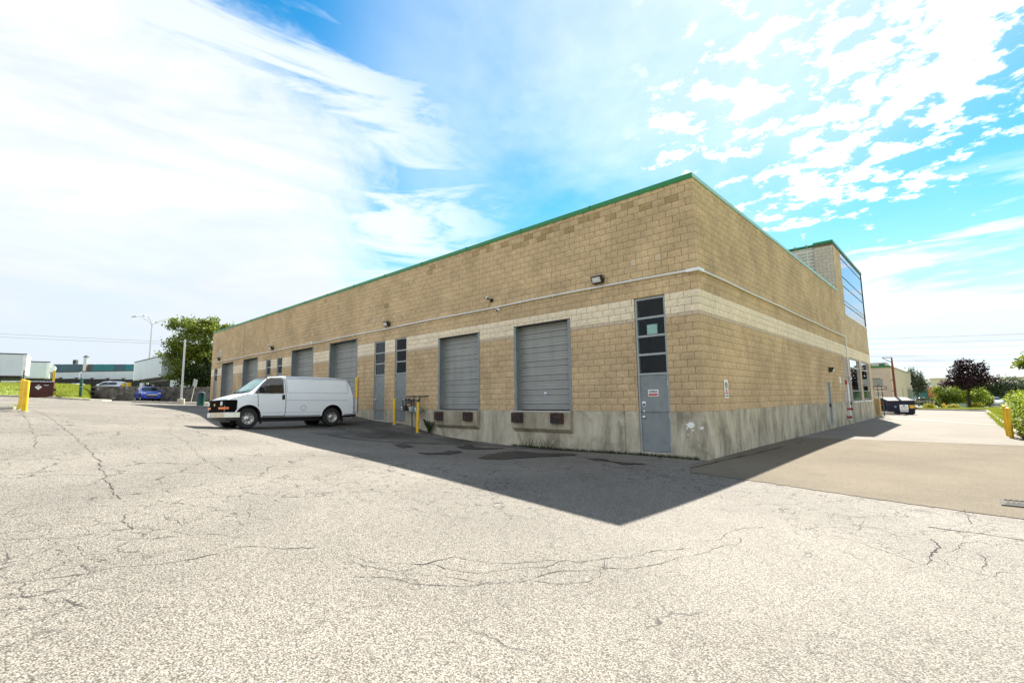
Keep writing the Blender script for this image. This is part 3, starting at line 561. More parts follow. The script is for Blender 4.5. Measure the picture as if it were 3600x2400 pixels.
cap([(-1.02, YT), (0, YT)], [(0, -1), (1, -1)], 9.78, .16, MATS['green_cap']); cap([(0, YT), (0, YE)], [(1, -1), (1, 0)], 9.78, .20, MATS['green_cap']); cap([(-8, YT+.12), (-1.03, YT+.12)], [(0, -1), (0, -1)], 9.72, .16, MATS['green_cap'])
wpart(MB().quad((-8, YT, 9.6), (0, YT, 9.6), (0, YE, 9.6), (-8, YE, 9.6)), 'roof', MATS['roofing'], fix=False)
pmat('ribbed_white', (.62, .60, .53), .5, var=.05)
sd = MB(); z = 6.4; pr = []
while z < 9.6: pr += [(0, z), (0, z+.10), (-.06, z+.13), (-.06, z+.19)]; z += .22
sd.loft([[(-8, YT+.12-n, zz) for n, zz in pr], [(-1.0, YT+.12-n, zz) for n, zz in pr]], False); wpart(sd, 'ribbed_siding', MATS['ribbed_white'], fix=False)
# roof ladder rails
lad = thing('roof_ladder', 'galvanised ladder rails rising over the roof edge beside the tower', 'ladder', (-1.6, YT-.5, 6.36))
for dx in (-.3, .3):
    x = dx; MB().tube([(x, .25, 0), (x, .25, 3.0), (x+.02, .1, 3.25), (x+.02, -.25, 3.2)], .028, 8).build('rail', MATS['galvanised'], lad, smooth=True)
for z in np.arange(.3, 3.1, .3): MB().cyl((-.3, .25, z), (.3, .25, z), .014, n=6).build('rung', MATS['galvanised'], lad)
# ---- glazing on the tower
bars = [5.47, 6.10, 7.33, 7.93, 9.15, 9.50]; ys = np.linspace(23.5, 32.2, 10)
for i in range(5):
    for j in range(9): wpart(MB().box(-.035, ys[j]+.012, bars[i]+.02, -.02, ys[j+1]-.012, bars[i+1]-.02), 'glass_pane', MATS['curtain_glass'])
wpart(MB().box(-.10, 23.5, 5.47, -.06, 32.2, 9.5), 'glazing_back', MATS['white_metal'])  # white sheet added so the glass looks pale, in place of reflected sky
for z in bars[1:-1]: wpart(MB().box(-.04, 23.5, z-.014, .0, 32.22, z+.014), 'mullion', MATS['black_metal'])
for y in ys[1:-1]: wpart(MB().box(-.038, y-.008, 5.47, -.018, y+.008, 9.5), 'mullion', MATS['white_metal'])
wpart(MB().box(-.04, 23.46, 5.40, .03, 32.25, 5.47), 'sill', MATS['white_metal']); wpart(MB().box(-.04, 32.2, 5.4, .02, 32.3, 9.6), 'mullion', MATS['pale_grey_paint'])
# ---- ground-floor windows of the tower
for k, (a, b, c, d) in enumerate((WIN1, WIN2)):
    w = wpart(MB().box(-.14, a, c, -.02, a+.07, d).box(-.14, b-.07, c, -.02, b, d).box(-.14, a+.07, d-.08, -.02, b-.07, d).box(-.14, a+.07, c, -.02, b-.07, c+.07).box(-.14, a+.07, 2.05, -.02, b-.07, 2.13).box(-.14, a+.07, .62, -.03, b-.07, .66), 'window', MATS['pale_grey_paint'])
    for z0, z1, mm in ((c+.07, .62, 'spandrel_glass'), (.66, 2.05, 'mirror_glass'), (2.13, d-.08, 'mirror_glass')): MB().box(-.09, a+.07, z0, -.075, b-.07, z1).build('pane', MATS[mm], w)
    MB().box(-.17, a+.05, c, -.15, b-.05, d).build('backing', MATS['interior_dark'], w); MB().box(-.02, a-.06, c-.05, .06, b+.06, c+.01).build('sill', MATS['white_metal'], w)

# ---- overhead doors
def section_mesh(w, h):
    pr = []; z = 0
    def rib(z0, z1):
        pr.extend([(z0, .034), (z0+.016, .0), (z0+(z1-z0)*.30, .0), (z0+(z1-z0)*.33, .010), (z0+(z1-z0)*.40, .010), (z0+(z1-z0)*.43, .0), (z0+(z1-z0)*.62, .0), (z0+(z1-z0)*.65, .010), (z0+(z1-z0)*.72, .010), (z0+(z1-z0)*.75, 0), (z1-.014, .0), (z1, .034)])
    rib(0, h*.40); rib(h*.40, h)
    mb = MB(); mb.loft([[(0, y, z) for z, y in pr], [(w, y, z) for z, y in pr]], False); return mb.mesh('section', MATS['door_grey'])
def overhead(hole, rec, sill_z, label, nsec=6, gap=True):
    a, b, c, d = hole
    root = wpart(MB().box(a-.03, -.024, d-.02, b+.03, .004, d+.012), 'overhead_door', MATS['black_metal']); root['label'] = label
    for x0, x1, y0, y1 in ((a-.03, a+.075, -.022, 0), (b-.075, b+.03, -.022, 0)): MB().box(x0, y0, c, x1, y1, d-.021).build('jamb_face', MATS['grey_paint'], root)
    for x0, x1 in ((a, a+.012), (b-.012, b)): MB().box(x0, .001, c, x1, rec, d-.021).build('jamb', MATS['grey_paint'], root)
    MB().box(a+.013, .005, d-.014, b-.013, rec, d).build('head', MATS['black_metal'], root)
    for x0, x1 in ((a+.012, a+.055), (b-.055, b-.012)): MB().box(x0, rec-.05, c, x1, rec-.02, d-.025).build('track', MATS['galvanised'], root)
    h = (d-.02-c)/nsec; me = section_mesh(b-a-.09, h)
    for i in range(nsec): place('section', me, root, loc=(a+.045, rec-.018, c+.02+i*h))
    MB().box(a+.04, rec-.03, c, b-.04, rec, c+.025).build('bottom_seal', MATS['black_rubber'], root)
    return root
overhead(DOCK2, .30, 0, 'dock door nearest the corner, with a small shield sticker'); overhead(DOCK1, .30, 0, 'dock door beside the gas meters')
for h, l in zip(DRIVE, ('tall drive-in door behind the tail of the van', 'tall drive-in door above the middle of the van roof', 'tall drive-in door above the van windscreen', 'drive-in door nearest the far end of the wall')): overhead(h, .40, h[2], l, 7)
def dock_sill(h, label):
    a, b = h[0]-.03, h[1]+.03
    pr = [(-.03, 0), (-.16, -.0), (-.16, -.60), (-.03, -.73)]
    r = wpart(MB().prism([(a, y, z-.002) for y, z in pr], (b-a, 0, 0)), 'dock_sill', MATS['sill_concrete']); r['label'] = label
    for x in (a+.05, b-.48-.25): 
        q = MB()
        for i in range(9): q.box(x+i*.05, -.27, -.41, x+i*.05+.044, -.162, -.07)
        q.build('dock_bumper', MATS['black_rubber'], r)
        [MB().box(x+q0, -.255, -.40, x+q1, -.161, -.08).build('bumper_plate', MATS['bumper_rust'], r) for q0, q1 in ((-.025, -.004), (.452, .474))]
    MB().box(a, -.165, -.035, b, -.155, -.004).build('edge_angle', MATS['galvanised'], r)
dock_sill(DOCK2, 'stained concrete dock sill nearest the corner'); dock_sill(DOCK1, 'cracked concrete dock sill beside the gas meters')
# ---- steel doors with glass over them
def man_door(h, leaf_top, nb, label, hinge_right=True, inside='dark', glass='clear_glass'):
    a, b, c, d = h; F = .055; yf = .02
    r = wpart(MB().box(a, yf, c, a+F, .13, d).box(b-F, yf, c, b, .13, d).box(a+F, yf, d-F, b-F, .13, d).box(a+F, yf, leaf_top, b-F, .13, leaf_top+.055), 'steel_door', MATS['pale_grey_paint']); r['label'] = label
    lf = MB().box(a+F+.004, .045, c+.03, b-F-.004, .09, leaf_top-.004).build('leaf', MATS['grey_paint'], r, bevel=.004)
    MB().box(a+F, .03, c, b-F, .12, c+.022).build('threshold', MATS['galvanised'], r)
    hx, kx = (b-F+.006, a+F+.10) if hinge_right else (a+F-.006, b-F-.10)
    for z in (c+.25, c+1.05, leaf_top-.25): MB().cyl((hx, .03, z-.06), (hx, .03, z+.06), .014, n=8).build('hinge', MATS['galvanised'], lf)
    MB().lathe([(.0, 0), (.034, 0), (.034, .015), (.018, .02), (.018, .04), (.034, .05), (.034, .075), (.0, .085)], n=14).xf(Matrix.Translation((kx, .045, c+1.0)) @ Matrix.Rotation(pi/2, 4, 'X')).build('knob', MATS['chrome'], lf, smooth=True)
    MB().lathe([(.0, 0), (.028, 0), (.026, .02), (.0, .022)], n=12).xf(Matrix.Translation((kx, .045, c+1.17)) @ Matrix.Rotation(pi/2, 4, 'X')).build('deadbolt', MATS['chrome'], lf, smooth=True)
    z0 = leaf_top+.055; step = (d-F-z0)/nb
    for i in range(nb):
        zz0, zz1 = z0+i*step+(.03 if i else 0), z0+(i+1)*step-(.03 if i < nb-1 else 0)
        MB().box(a+F, .062, zz0, b-F, .068, zz1).build('pane', MATS[glass], r)
        if i: MB().box(a+F, yf+.005, z0+i*step-.03, b-F, .12, z0+i*step+.03).build('transom_bar', MATS['pale_grey_paint'], r)
    q = MB()                                           # closed lobby behind the glass
    q.quad((a, .9, z0-.6), (b, .9, z0-.6), (b, .9, d+.1), (a, .9, d+.1)); q.quad((a, .13, z0-.6), (a, .9, z0-.6), (a, .9, d+.1), (a, .13, d+.1)); q.quad((b, .13, z0-.6), (b, .9, z0-.6), (b, .9, d+.1), (b, .13, d+.1)); q.quad((a, .13, d+.1), (b, .13, d+.1), (b, .9, d+.1), (a, .9, d+.1)); q.quad((a, .13, z0-.6), (b, .13, z0-.6), (b, .9, z0-.6), (a, .9, z0-.6))
    q.build('lobby', MATS['interior_dark'], r)
    if inside == 'blind': MB().box(a+F, .074, z0+step*.55, b-F, .079, d-F).build('blind', MATS['blind_tan'], r)
    if inside == 'half': MB().box(a+F+.55, .074, z0+step*1.1, b-F, .079, d-F).build('blind', MATS['blind_tan'], r)
    return r, lf
D1, L1_ = man_door(MAN1, 1.05, 4, 'steel door with four panes above, at the near corner', True)
MB().box(-1.62, .10, 2.245, -1.30, .12, 2.53).build('paper_box', MATS['paper'], D1)
man_door(MANL1, 1.66, 3, 'left steel door of the pair beside the gas meters', True, 'half', 'tint_glass'); man_door(MANL2, 1.66, 3, 'right steel door of the pair beside the gas meters', False, 'blind')
for h, l in zip(FAR, ('left steel door of the pair behind the van', 'right steel door of the pair behind the van', 'steel door at the far end of the wall')): man_door(h, 2.30, 2, l, True)
def side_door(h, mat, label, knob_lo=True):
    a, b, c, d = h
    r = wpart(MB().box(-.10, a, c, -.03, a+.05, d).box(-.10, b-.05, c, .012, b, d).box(-.10, a+.05, d-.05, -.0, b-.05, d), 'steel_door', MATS['pale_grey_paint']); r['label'] = label
    lf = MB().box(-.10, a+.052, c+.03, -.06, b-.052, d-.052).build('leaf', mat, r); MB().box(-.12, a+.05, c, .02, b-.05, c+.025).build('threshold', MATS['galvanised'], r)
    MB().box(-.06, b-.2, c+.95, .01, b-.08, c+1.1).build('handle', MATS['black_metal'], lf)
    MB().box(-.2, a, c, -.18, b, d).build('backing', MATS['interior_dark'], r)
side_door(DB1, MATS['pale_grey_paint'], 'plain grey door midway along the east wall'); side_door(DB2, MATS['white_metal'], 'white door beside the red fire connections')
# ---- conduit round the corner
def conduit(path, r=.034):
    return MB().tube(path, r, 8)
wob = [(-42.0, -.05, 3.92)]+[(x, -.052, 3.92+.012*sin(x*.9)) for x in np.arange(-40, -1, 2.0)]+[(-.25, -.052, 3.88)]
wpart(conduit(wob), 'conduit', MATS['white_pipe'], smooth=True); wpart(conduit([(.055, .25, 3.88)]+[(.055, y, 3.885+.01*sin(y)) for y in np.arange(2, 22, 2)]+[(.055, 22.3, 3.9), (.055, 22.34, 3.86), (.055, 22.0, 1.5)][:2]), 'conduit', MATS['white_pipe'], smooth=True)
wpart(MB().box(-.28, -.10, 3.83, .10, -.016, 3.93).box(.016, -.016, 3.83, .10, .28, 3.93), 'conduit_corner_box', MATS['white_pipe'], bevel=.008)
wpart(conduit([(.05, 22.30, 3.9), (.05, 22.30, 1.45)], .03), 'conduit', MATS['white_pipe'], smooth=True); wpart(MB().box(.016, 22.2, 1.25, .11, 22.4, 1.48), 'conduit_box', MATS['galvanised'])
for x in np.arange(-41, -.4, 1.5): wpart(MB().box(x-.012, -.062, 3.86, x+.012, -.016, 3.975), 'pipe_strap', MATS['galvanised'])
wpart(MB().box(-23.52, -.11, 3.88, -23.36, -.016, 4.02), 'conduit_box', MATS['white_pipe'])
mb = MB().box(-41.05, -.05, 4.33, -40.52, -.016, 4.86); wpart(mb, 'wall_vent', MATS['white_metal'])
for i in range(5): wpart(MB().box(-40.99, -.066, 4.38+i*.095, -40.58, -.051, 4.42+i*.095), 'vent_slot', MATS['sign_black'])
# ------------------------------------------------------------------ fixtures on the walls
def text(s, size, mat, parent, M, name='lettering', xs=1.0, bold=0.0, align='CENTER'):
    c = bpy.data.curves.new('t', 'FONT'); c.body = s; c.size = size; c.align_x = align; c.align_y = 'CENTER'; c.extrude = .0012; c.offset = bold
    t = bpy.data.objects.new('t', c); COL.objects.link(t); bpy.context.view_layer.update()
    me = bpy.data.meshes.new_from_object(t.evaluated_get(bpy.context.evaluated_depsgraph_get())); bpy.data.objects.remove(t); me.materials.clear(); me.materials.append(mat)
    me.transform(M @ Matrix.Diagonal((xs, 1, 1, 1))); o = place(name, me, parent); o['kind'] = 'stuff'; return o
FACE_A = Matrix.Rotation(pi/2, 4, 'X')                  # text plane facing -Y, reading along +X
def wall_light(loc, rz, label):
    r = thing('wall_light', label, 'wall light', loc, rz, 'black wall pack lights')
    MB().prism([(-.19, y, z) for y, z in ((0, .12), (-.21, .10), (-.225, .07), (-.13, -.13), (0, -.13))], (.38, 0, 0)).build('housing', MATS['black_metal'], r, bevel=.008)
    a, b = Vector((0, -.218, .045)), Vector((0, -.146, -.105)); n = Vector((0, -.9, -.43))*.006
    MB().prism([(-.15, a.y, a.z), (.15, a.y, a.z), (.15, b.y, b.z), (-.15, b.y, b.z)], n).build('lens', MATS['lens'], r)
    MB().prism([(-.10, -.205, .0), (.08, -.205, .0), (.08, -.175, -.055), (-.10, -.175, -.055)], n*2).build('reflector', MATS['white_metal'], r)
    MB().cyl((.1905, -.07, .05), (.198, -.07, .05), .02, n=10).build('photocell', MATS['white_metal'], r)
for x, l in ((-3.13, 'black wall light above the steel door nearest the corner'), (-15.25, 'black wall light above the pair of doors by the gas meters'), (-29.54, 'black wall light above the pair of doors behind the van'), (-40.97, 'black wall light below the white vent at the far end')):
    wall_light((x, -.02, 4.15), 0, l)
wall_light((.02, 16.76, 1.71), pi/2, 'black wall light over the plain door on the east wall')
c = thing('security_camera', 'white bullet camera with black bracket above the conduit between the dock doors', 'camera', (-8.02, -.02, 4.22))
MB().cyl((0, 0, 0), (0, -.03, 0), .075, n=16).build('base', MATS['black_plastic'], c); MB().tube([(0, -.02, 0), (-.03, -.12, .02), (-.08, -.16, .05)], .018, 8).build('arm', MATS['black_plastic'], c)
d0 = Vector((.75, -.55, -.35)).normalized(); p0 = Vector((-.17, -.10, .13))
MB().cyl(p0, p0+d0*.26, .052, n=16).build('body', MATS['white_metal'], c, smooth=True); MB().cyl(p0+d0*.262, p0+d0*.268, .045, n=16).build('lens', MATS['black_plastic'], c)
MB().tube([(-.04, -.05, -.03), (-.08, -.06, -.12), (-.15, -.04, -.2), (-.22, -.02, -.21)], .008, 6).build('cable', MATS['black_plastic'], c)
c = thing('security_camera', 'small round camera with black lens just below the conduit', 'camera', (-7.66, -.02, 3.80))
MB().lathe([(.0, 0), (.07, 0), (.075, .05), (.06, .09), (0, .095)], n=16).xf(Matrix.Rotation(pi/2+.4, 4, 'X')).build('shell', MATS['white_metal'], c, smooth=True); MB().lathe([(.0, .08), (.045, .085), (.04, .105), (0, .11)], n=14).xf(Matrix.Rotation(pi/2+.4, 4, 'X')).build('lens', MATS['black_plastic'], c, smooth=True)
# signs on the doors
s = thing('door_sign', 'white and red rental company sign on the corner steel door', 'sign', (-1.493, .043, .525))
MB().box(-.16, -.003, -.097, .16, 0, .097).build('plate', MATS['sign_white'], s); MB().box(-.143, -.005, -.082, .143, -.003, -.012).build('red_band', MATS['sign_red'], s)
text('U-HAUL', .085, MATS['sign_black'], s, Matrix.Translation((0, -.005, .04)) @ FACE_A, bold=.0035, xs=.86); text('Moving Truck Rental', .034, MATS['sign_white'], s, Matrix.Translation((0, -.0065, -.047)) @ FACE_A, xs=.86)
def shield(loc, label):
    q = thing('shield_sticker', label, 'sticker', loc, 0, 'purple shield stickers')
    o = lambda f, z0: [(-.055*f, 0, .08*f), (.055*f, 0, .08*f), (.055*f, 0, -.02*f), (.03*f, 0, -.06*f), (0, 0, -.085*f), (-.03*f, 0, -.06*f), (-.055*f, 0, -.02*f)]
    MB().prism(o(1, 0), (0, -.002, 0)).build('backing', MATS['sign_white'], q); MB().prism([(-.044, -.0025, .02), (.044, -.0025, .02), (.044, -.0025, -.015), (.024, -.0025, -.047), (0, -.0025, -.066), (-.024, -.0025, -.047), (-.044, -.0025, -.015)], (0, -.001, 0)).build('emblem', MATS['sign_purple'], q)
shield((-1.80, .043, .205), 'purple and white shield sticker on the corner steel door'); shield((-5.67, .258, .555), 'purple and white shield sticker on the dock door')
s = thing('fire_route_sign', 'tall white no parking fire route sign on the east wall', 'sign', (.022, 1.575, .61), pi/2)
MB().box(-.155, -.008, -.265, .155, 0, .265).build('plate', MATS['sign_white'], s, bevel=.003)
rg = MB(); n_ = 32
rg.loft([[(rr*cos(2*pi*i/n_), yy, .10+rr*sin(2*pi*i/n_)) for rr, yy in ((.105, -.009), (.105, -.011), (.083, -.011), (.083, -.009))] for i in range(n_+1)], True); rg.build('ring', MATS['sign_black'], s)
MB().prism([(-.075, -.0095, .165), (-.06, -.0095, .18), (.075, -.0095, .035), (.06, -.0095, .02)], (0, -.002, 0)).build('slash', MATS['sign_black'], s)
text('P', .17, MATS['sign_black'], s, Matrix.Translation((0, -.0095, .10)) @ FACE_A, bold=.004); text('FIRE', .075, MATS['sign_red'], s, Matrix.Translation((0, -.0095, -.055)) @ FACE_A, bold=.004); text('ROUTE', .072, MATS['sign_red'], s, Matrix.Translation((0, -.0095, -.125)) @ FACE_A, bold=.004)
for k in (-1, 1): MB().prism([(k*.12, -.0095, -.20), (k*.07, -.0095, -.165), (k*.07, -.0095, -.185), (k*.015, -.0095, -.185), (k*.015, -.0095, -.215), (k*.07, -.0095, -.215), (k*.07, -.0095, -.235)], (0, -.002, 0)).build('arrow', MATS['sign_black'], s)
# dried white paint splashed on the concrete by the corner
pmat('spilt_paint', (.82, .82, .80), .6, var=.05)
def splash(cx, cz, r, name='paint_splash'):
    n_ = 26; rr = [r*(.55+.45*abs(sin(i*1.7)+.6*sin(i*3.1+1)))*rng.uniform(.7, 1.15) for i in range(n_)]
    pts = [(cx+rr[i]*1.15*cos(2*pi*i/n_), -.0185, cz+rr[i]*.8*sin(2*pi*i/n_)) for i in range(n_)]
    wpart(MB().prism(pts, (0, -.0015, 0)), name, MATS['spilt_paint'])
splash(-.42, -.36, .13); splash(-.12, -.43, .06); splash(-.36, -.50, .035); splash(-.52, -.46, .03); splash(-.50, -.62, .025)
# fire connections, bell, notice
def fdc(y, z, big, label):
    f = thing('fire_connection', label, 'fire connection', (.017, y, z), 0, 'red fire department connections')
    MB().lathe([(0, 0), (.10, 0), (.10, .015), (.05, .02), (.05, .12*big), (.075, .12*big), (.075, .2*big), (.06, .22*big), (0, .22*big)], n=14).xf(Matrix.Rotation(pi/2, 4, 'Y')).build('outlet', MATS['red_paint'], f, smooth=True)
    MB().box(0, -.12, -.12, .012, .12, .12).build('plate', MATS['red_paint'], f)
fdc(20.85, -.42, 1.3, 'upper red fire hose connection by the white side door'); fdc(20.65, -.88, 1.0, 'lower red fire hose connection by the white side door')
b = thing('alarm_bell', 'red and white round alarm bell beside the white side door', 'alarm bell', (.017, 21.15, 1.12)); MB().lathe([(0, 0), (.14, 0), (.14, .03), (.12, .06), (.03, .09), (0, .09)], n=20).xf(Matrix.Rotation(pi/2, 4, 'Y')).build('gong', MATS['red_paint'], b, smooth=True); MB().lathe([(0, .09), (.06, .091), (.05, .10), (0, .105)], n=14).xf(Matrix.Rotation(pi/2, 4, 'Y')).build('hub', MATS['white_metal'], b, smooth=True)
b = thing('wall_notice', 'narrow white notice plate on the east wall left of the alarm bell', 'notice', (.02, 19.4, 1.15)); MB().box(0, -.16, -.24, .012, .16, .24).build('plate', MATS['sign_white'], b); MB().box(.012, -.13, -.20, .014, .13, -.12).build('print_line', MATS['sign_black'], b)
b = thing('wall_notice', 'pale lettering strip on the pink wall beside the white side door', 'notice', (.02, 20.75, .25)); 
for k in range(4): MB().box(0, -.05, -.30+k*.16, .006, .05, -.18+k*.16).build('letter', MATS['sign_white'], b)
b = thing('wall_camera', 'small black camera beside the conduit box over the white side door', 'camera', (.02, 22.75, 1.38)); MB().box(0, -.06, -.06, .10, .06, .06).build('mount', MATS['white_metal'], b, bevel=.01); MB().cyl((.1, 0, -.02), (.17, .03, -.04), .04, n=12).build('lens', MATS['black_plastic'], b)
# jamb guard and gas meters
gd = thing('jamb_guard', 'yellow bolted guard plate on the door jamb behind the van', 'guard', (-18.05, -.03, -.1))
MB().box(-.07, -.07, .67, .13, -.012, 1.75).build('plate', MATS['yellow_paint'], gd, bevel=.006); MB().box(-.05, -.05, -.05, .10, -.012, .66).build('lower_plate', MATS['galvanised'], gd)
for z in (.8, 1.05, 1.3, 1.55): MB().cyl((.03, -.07, z), (.03, -.085, z), .018, n=8).build('bolt', MATS['black_metal'], gd)
gm = thing('gas_meter_set', 'cluster of gas meters and black pipes on the wall between door and dock', 'gas meter', (-13.0, -.02, -.7))
def meter(x, z, m):
    MB().prism([(x-.17, -.18-q, z+w) for q, w in ()] or [(x-.16, -.36, z), (x+.16, -.36, z), (x+.16, -.36, z+.16), (x+.10, -.36, z+.24), (x-.10, -.36, z+.24), (x-.16, -.36, z+.16)], (0, .2, 0)).build('meter', MATS[m], gm, bevel=.03, seg=2)
    o = gm.children[-1]; MB().cyl((x-.05, -.361, z+.15), (x-.05, -.375, z+.15), .05, n=14).build('dial', MATS['white_metal'], o); MB().box(x-.12, -.364, z+.035, x+.04, -.361, z+.06).build('tag', MATS['sign_white'], o)
meter(-.42, .66, 'meter_dark'); meter(.22, .62, 'meter_green'); meter(.62, .60, 'meter_green')
for pth in ([(-.54, -.26, .88), (-.54, -.26, 1.12), (-.45, -.22, 1.15), (-.1, -.2, 1.15)], [(-.30, -.26, .88), (-.30, -.26, 1.22), (-.28, -.24, 1.28), (-.05, -.18, 1.29), (0, 0, 1.30)], [(.0, -.18, 1.05), (.02, -.16, .8), (.02, -.14, -.05)], [(.30, -.26, .84), (.30, -.26, 1.22), (.34, -.2, 1.28), (.55, -.1, 1.29), (.58, 0, 1.29)], [(.70, -.26, .82), (.70, -.26, 1.22), (.74, -.2, 1.28), (.95, -.1, 1.29), (1.0, 0, 1.29)], [(.0, -.2, 1.1), (.3, -.22, 1.12), (.62, -.26, 1.12), (.62, -.26, .82)]):
    MB().tube(pth, .028, 8).build('pipe', MATS['meter_dark'], gm, smooth=True)
MB().lathe([(0, 0), (.06, 0), (.15, .03), (.17, .06), (.15, .09), (.06, .12), (.05, .2), (0, .2)], n=18).xf(Matrix.Translation((-.05, -.2, 1.02)) @ Matrix.Rotation(.5, 4, 'X')).build('regulator', MATS['meter_dark'], gm, smooth=True)
# bollards
def bollard(loc, r, h, label, group, tilt=(0, 0)):
    b = thing('bollard', label, 'bollard', loc, 0, group, rot=(tilt[0], tilt[1], 0))
    MB().lathe([(0, -.2), (r, -.2), (r, h-.03), (r*.93, h-.008), (r*.6, h+.01), (0, h+.016)], n=20).build('post', MATS['yellow_paint'], b, smooth=True)
    MB().lathe([(r+.06, -.05), (r+.05, .012), (r+.004, .02)], n=16, caps=False).build('footing', MATS['kerb_concrete'], b)
bollard((-13.95, -.45, gz(-13.95, -.45)), .055, 1.17, 'slim yellow bollard in front of the right door of the pair', 'slim yellow bollards by the gas meters', (.02, .02)); bollard((-11.96, -.62, gz(-11.96, -.62)), .062, 1.27, 'slim yellow bollard in front of the gas meters', 'slim yellow bollards by the gas meters', (0, .045))
bollard((-20.05, -12.15, gz(-20.05, -12.15)), .080, 1.13, 'stout yellow bollard nearest the camera at the left edge', 'stout yellow bollards at the left edge'); bollard((-22.1, -12.19, gz(-22.1, -12.19)), .080, 1.17, 'stout yellow bollard standing behind another at the left edge', 'stout yellow bollards at the left edge')
bollard((6.19, 14.5, gz(6.19, 14.5)), .074, 1.2, 'farther yellow bollard of the two by the grass on the right', 'yellow bollards by the right verge', (0, -.01)); bollard((6.215, 13.25, gz(6.215, 13.25)), .074, 1.14, 'nearer yellow bollard of the two by the grass on the right', 'yellow bollards by the right verge', (0, .005))
w = thing('wheel_stop', 'worn concrete wheel stop at the left edge of the yard', 'wheel stop', (-20.9, -13.1, gz(-20.9, -13.1)), radians(52))
MB().prism([(-.9, y, z) for y, z in ((-.08, 0), (-.06, .11), (.06, .11), (.08, 0))], (1.8, 0, 0)).build('block', MATS['kerb_concrete'], w, bevel=.01)
# ------------------------------------------------------------------ vehicles
pmat('van_white', (.86, .91, .94), .25, var=.02, vs=1.5, coat=.4, col2=(.80, .81, .80), cs=2.2, cthr=(.62, .8)); pmat('tyre', (.022, .022, .022), .85, var=.2, bump=.2, bs=80); pmat('rim_steel', (.52, .52, .50), .32, .8, var=.15, vs=9)
pmat('amber', (.75, .16, .01), .2, var=.1, spec=.8); pmat('tail_red', (.16, .008, .012), .15, var=.1, spec=.8); pmat('lamp_clear', (.72, .74, .74), .08, var=.1, vs=18, spec=1); pmat('gold', (.72, .45, .06), .25, .8); pmat('bumper_chrome', (.66, .64, .58), .16, .95, var=.06, vs=3); pmat('panel_gap', (.05, .055, .06), .7)
pmat('crease_shade', (.46, .50, .53), .4, var=.03)  # darker tone of the ribbons that paint shade into the van's body creases
def ring(pts): return [(p[0], v, p[1]) for p, v in pts]
def body_loft(st, front, rear):
    """st rows: u, sill, b_sill, b_mid, belt_w, b_belt, edge_w, b_edge, top_w ; returns MB of the closed shell"""
    def prof(r): 
        u, s, bs, bm, bw, bb, ew, be, tw = r
        half = [(0, s), (bs*.9, s), (bs, s+.07), (bm, (s+bw)*.5+.02), (bm*.998, bw-.12), (bb, bw), ((bb+be)/2+.012, (bw+ew)/2), (be, ew), (be*.9, ew+(tw-ew)*.62), (be*.5, tw-.008), (0, tw)]
        return half
    rings = []
    for i, r in enumerate(st):
        h = prof(r); u = r[0]
        uo = [0.0]*len(h)
        if i == 0: uo = [front(w)-u for b, w in h]
        if i == len(st)-1: uo = [rear(w)-u for b, w in h]
        rings.append([(u+o, b, w) for (b, w), o in zip(h, uo)]+[(u+o, -b, w) for (b, w), o in list(zip(h, uo))[-2:0:-1]])
    return MB().loft(rings, True, True)
def cut(o, cutters, mats):
    for c in cutters:
        m = o.modifiers.new('cut', 'BOOLEAN'); m.operation = 'DIFFERENCE'; m.object = c; m.solver = 'EXACT'
    bpy.context.view_layer.update()
    me = bpy.data.meshes.new_from_object(o.evaluated_get(bpy.context.evaluated_depsgraph_get())); o.modifiers.clear(); o.data = me
    for c in cutters: bpy.data.objects.remove(c)
    return o
def wheel(parent, loc, r, w, side, steel=True):
    k = thing('wheel', None, None); k.parent = parent; k.location = loc; k.rotation_euler = (0, 0, 0 if side > 0 else pi)
    M = Matrix.Rotation(-pi/2, 4, 'X')                  # lathe axis -> +v (outboard)
    t = MB().lathe([(r*.62, -w/2), (r*.90, -w/2), (r*.985, -w*.36), (r, -w*.2), (r, w*.2), (r*.985, w*.36), (r*.90, w/2), (r*.62, w/2), (r*.6, w*.3)], n=32, caps=False).xf(M).build('tyre', MATS['tyre'], k, smooth=True)
    q = MB().lathe([(r*.61, w*.42), (r*.58, w*.46), (r*.54, w*.38), (r*.50, w*.28), (r*.34, w*.22), (r*.26, w*.34), (r*.14, w*.38), (0, w*.38)], n=28, caps=False).xf(M).build('rim', MATS['rim_steel'], k, smooth=True)
    for a in range(8 if steel else 5):
        an = 2*pi*a/(8 if steel else 5); c = Vector((cos(an)*r*.425, 0, sin(an)*r*.425)); 
        MB().cyl((c.x, w*.20, c.z), (c.x, w*.30, c.z), r*(.055 if steel else .085), n=10).build('rim_hole', MATS['sign_black'], q)
    MB().lathe([(0, 0), (r*.13, 0), (r*.11, w*.1), (0, w*.12)], n=14).xf(Matrix.Translation((0, w*.37, 0)) @ M).build('hub_cap', MATS['chrome'], q, smooth=True)
    return k
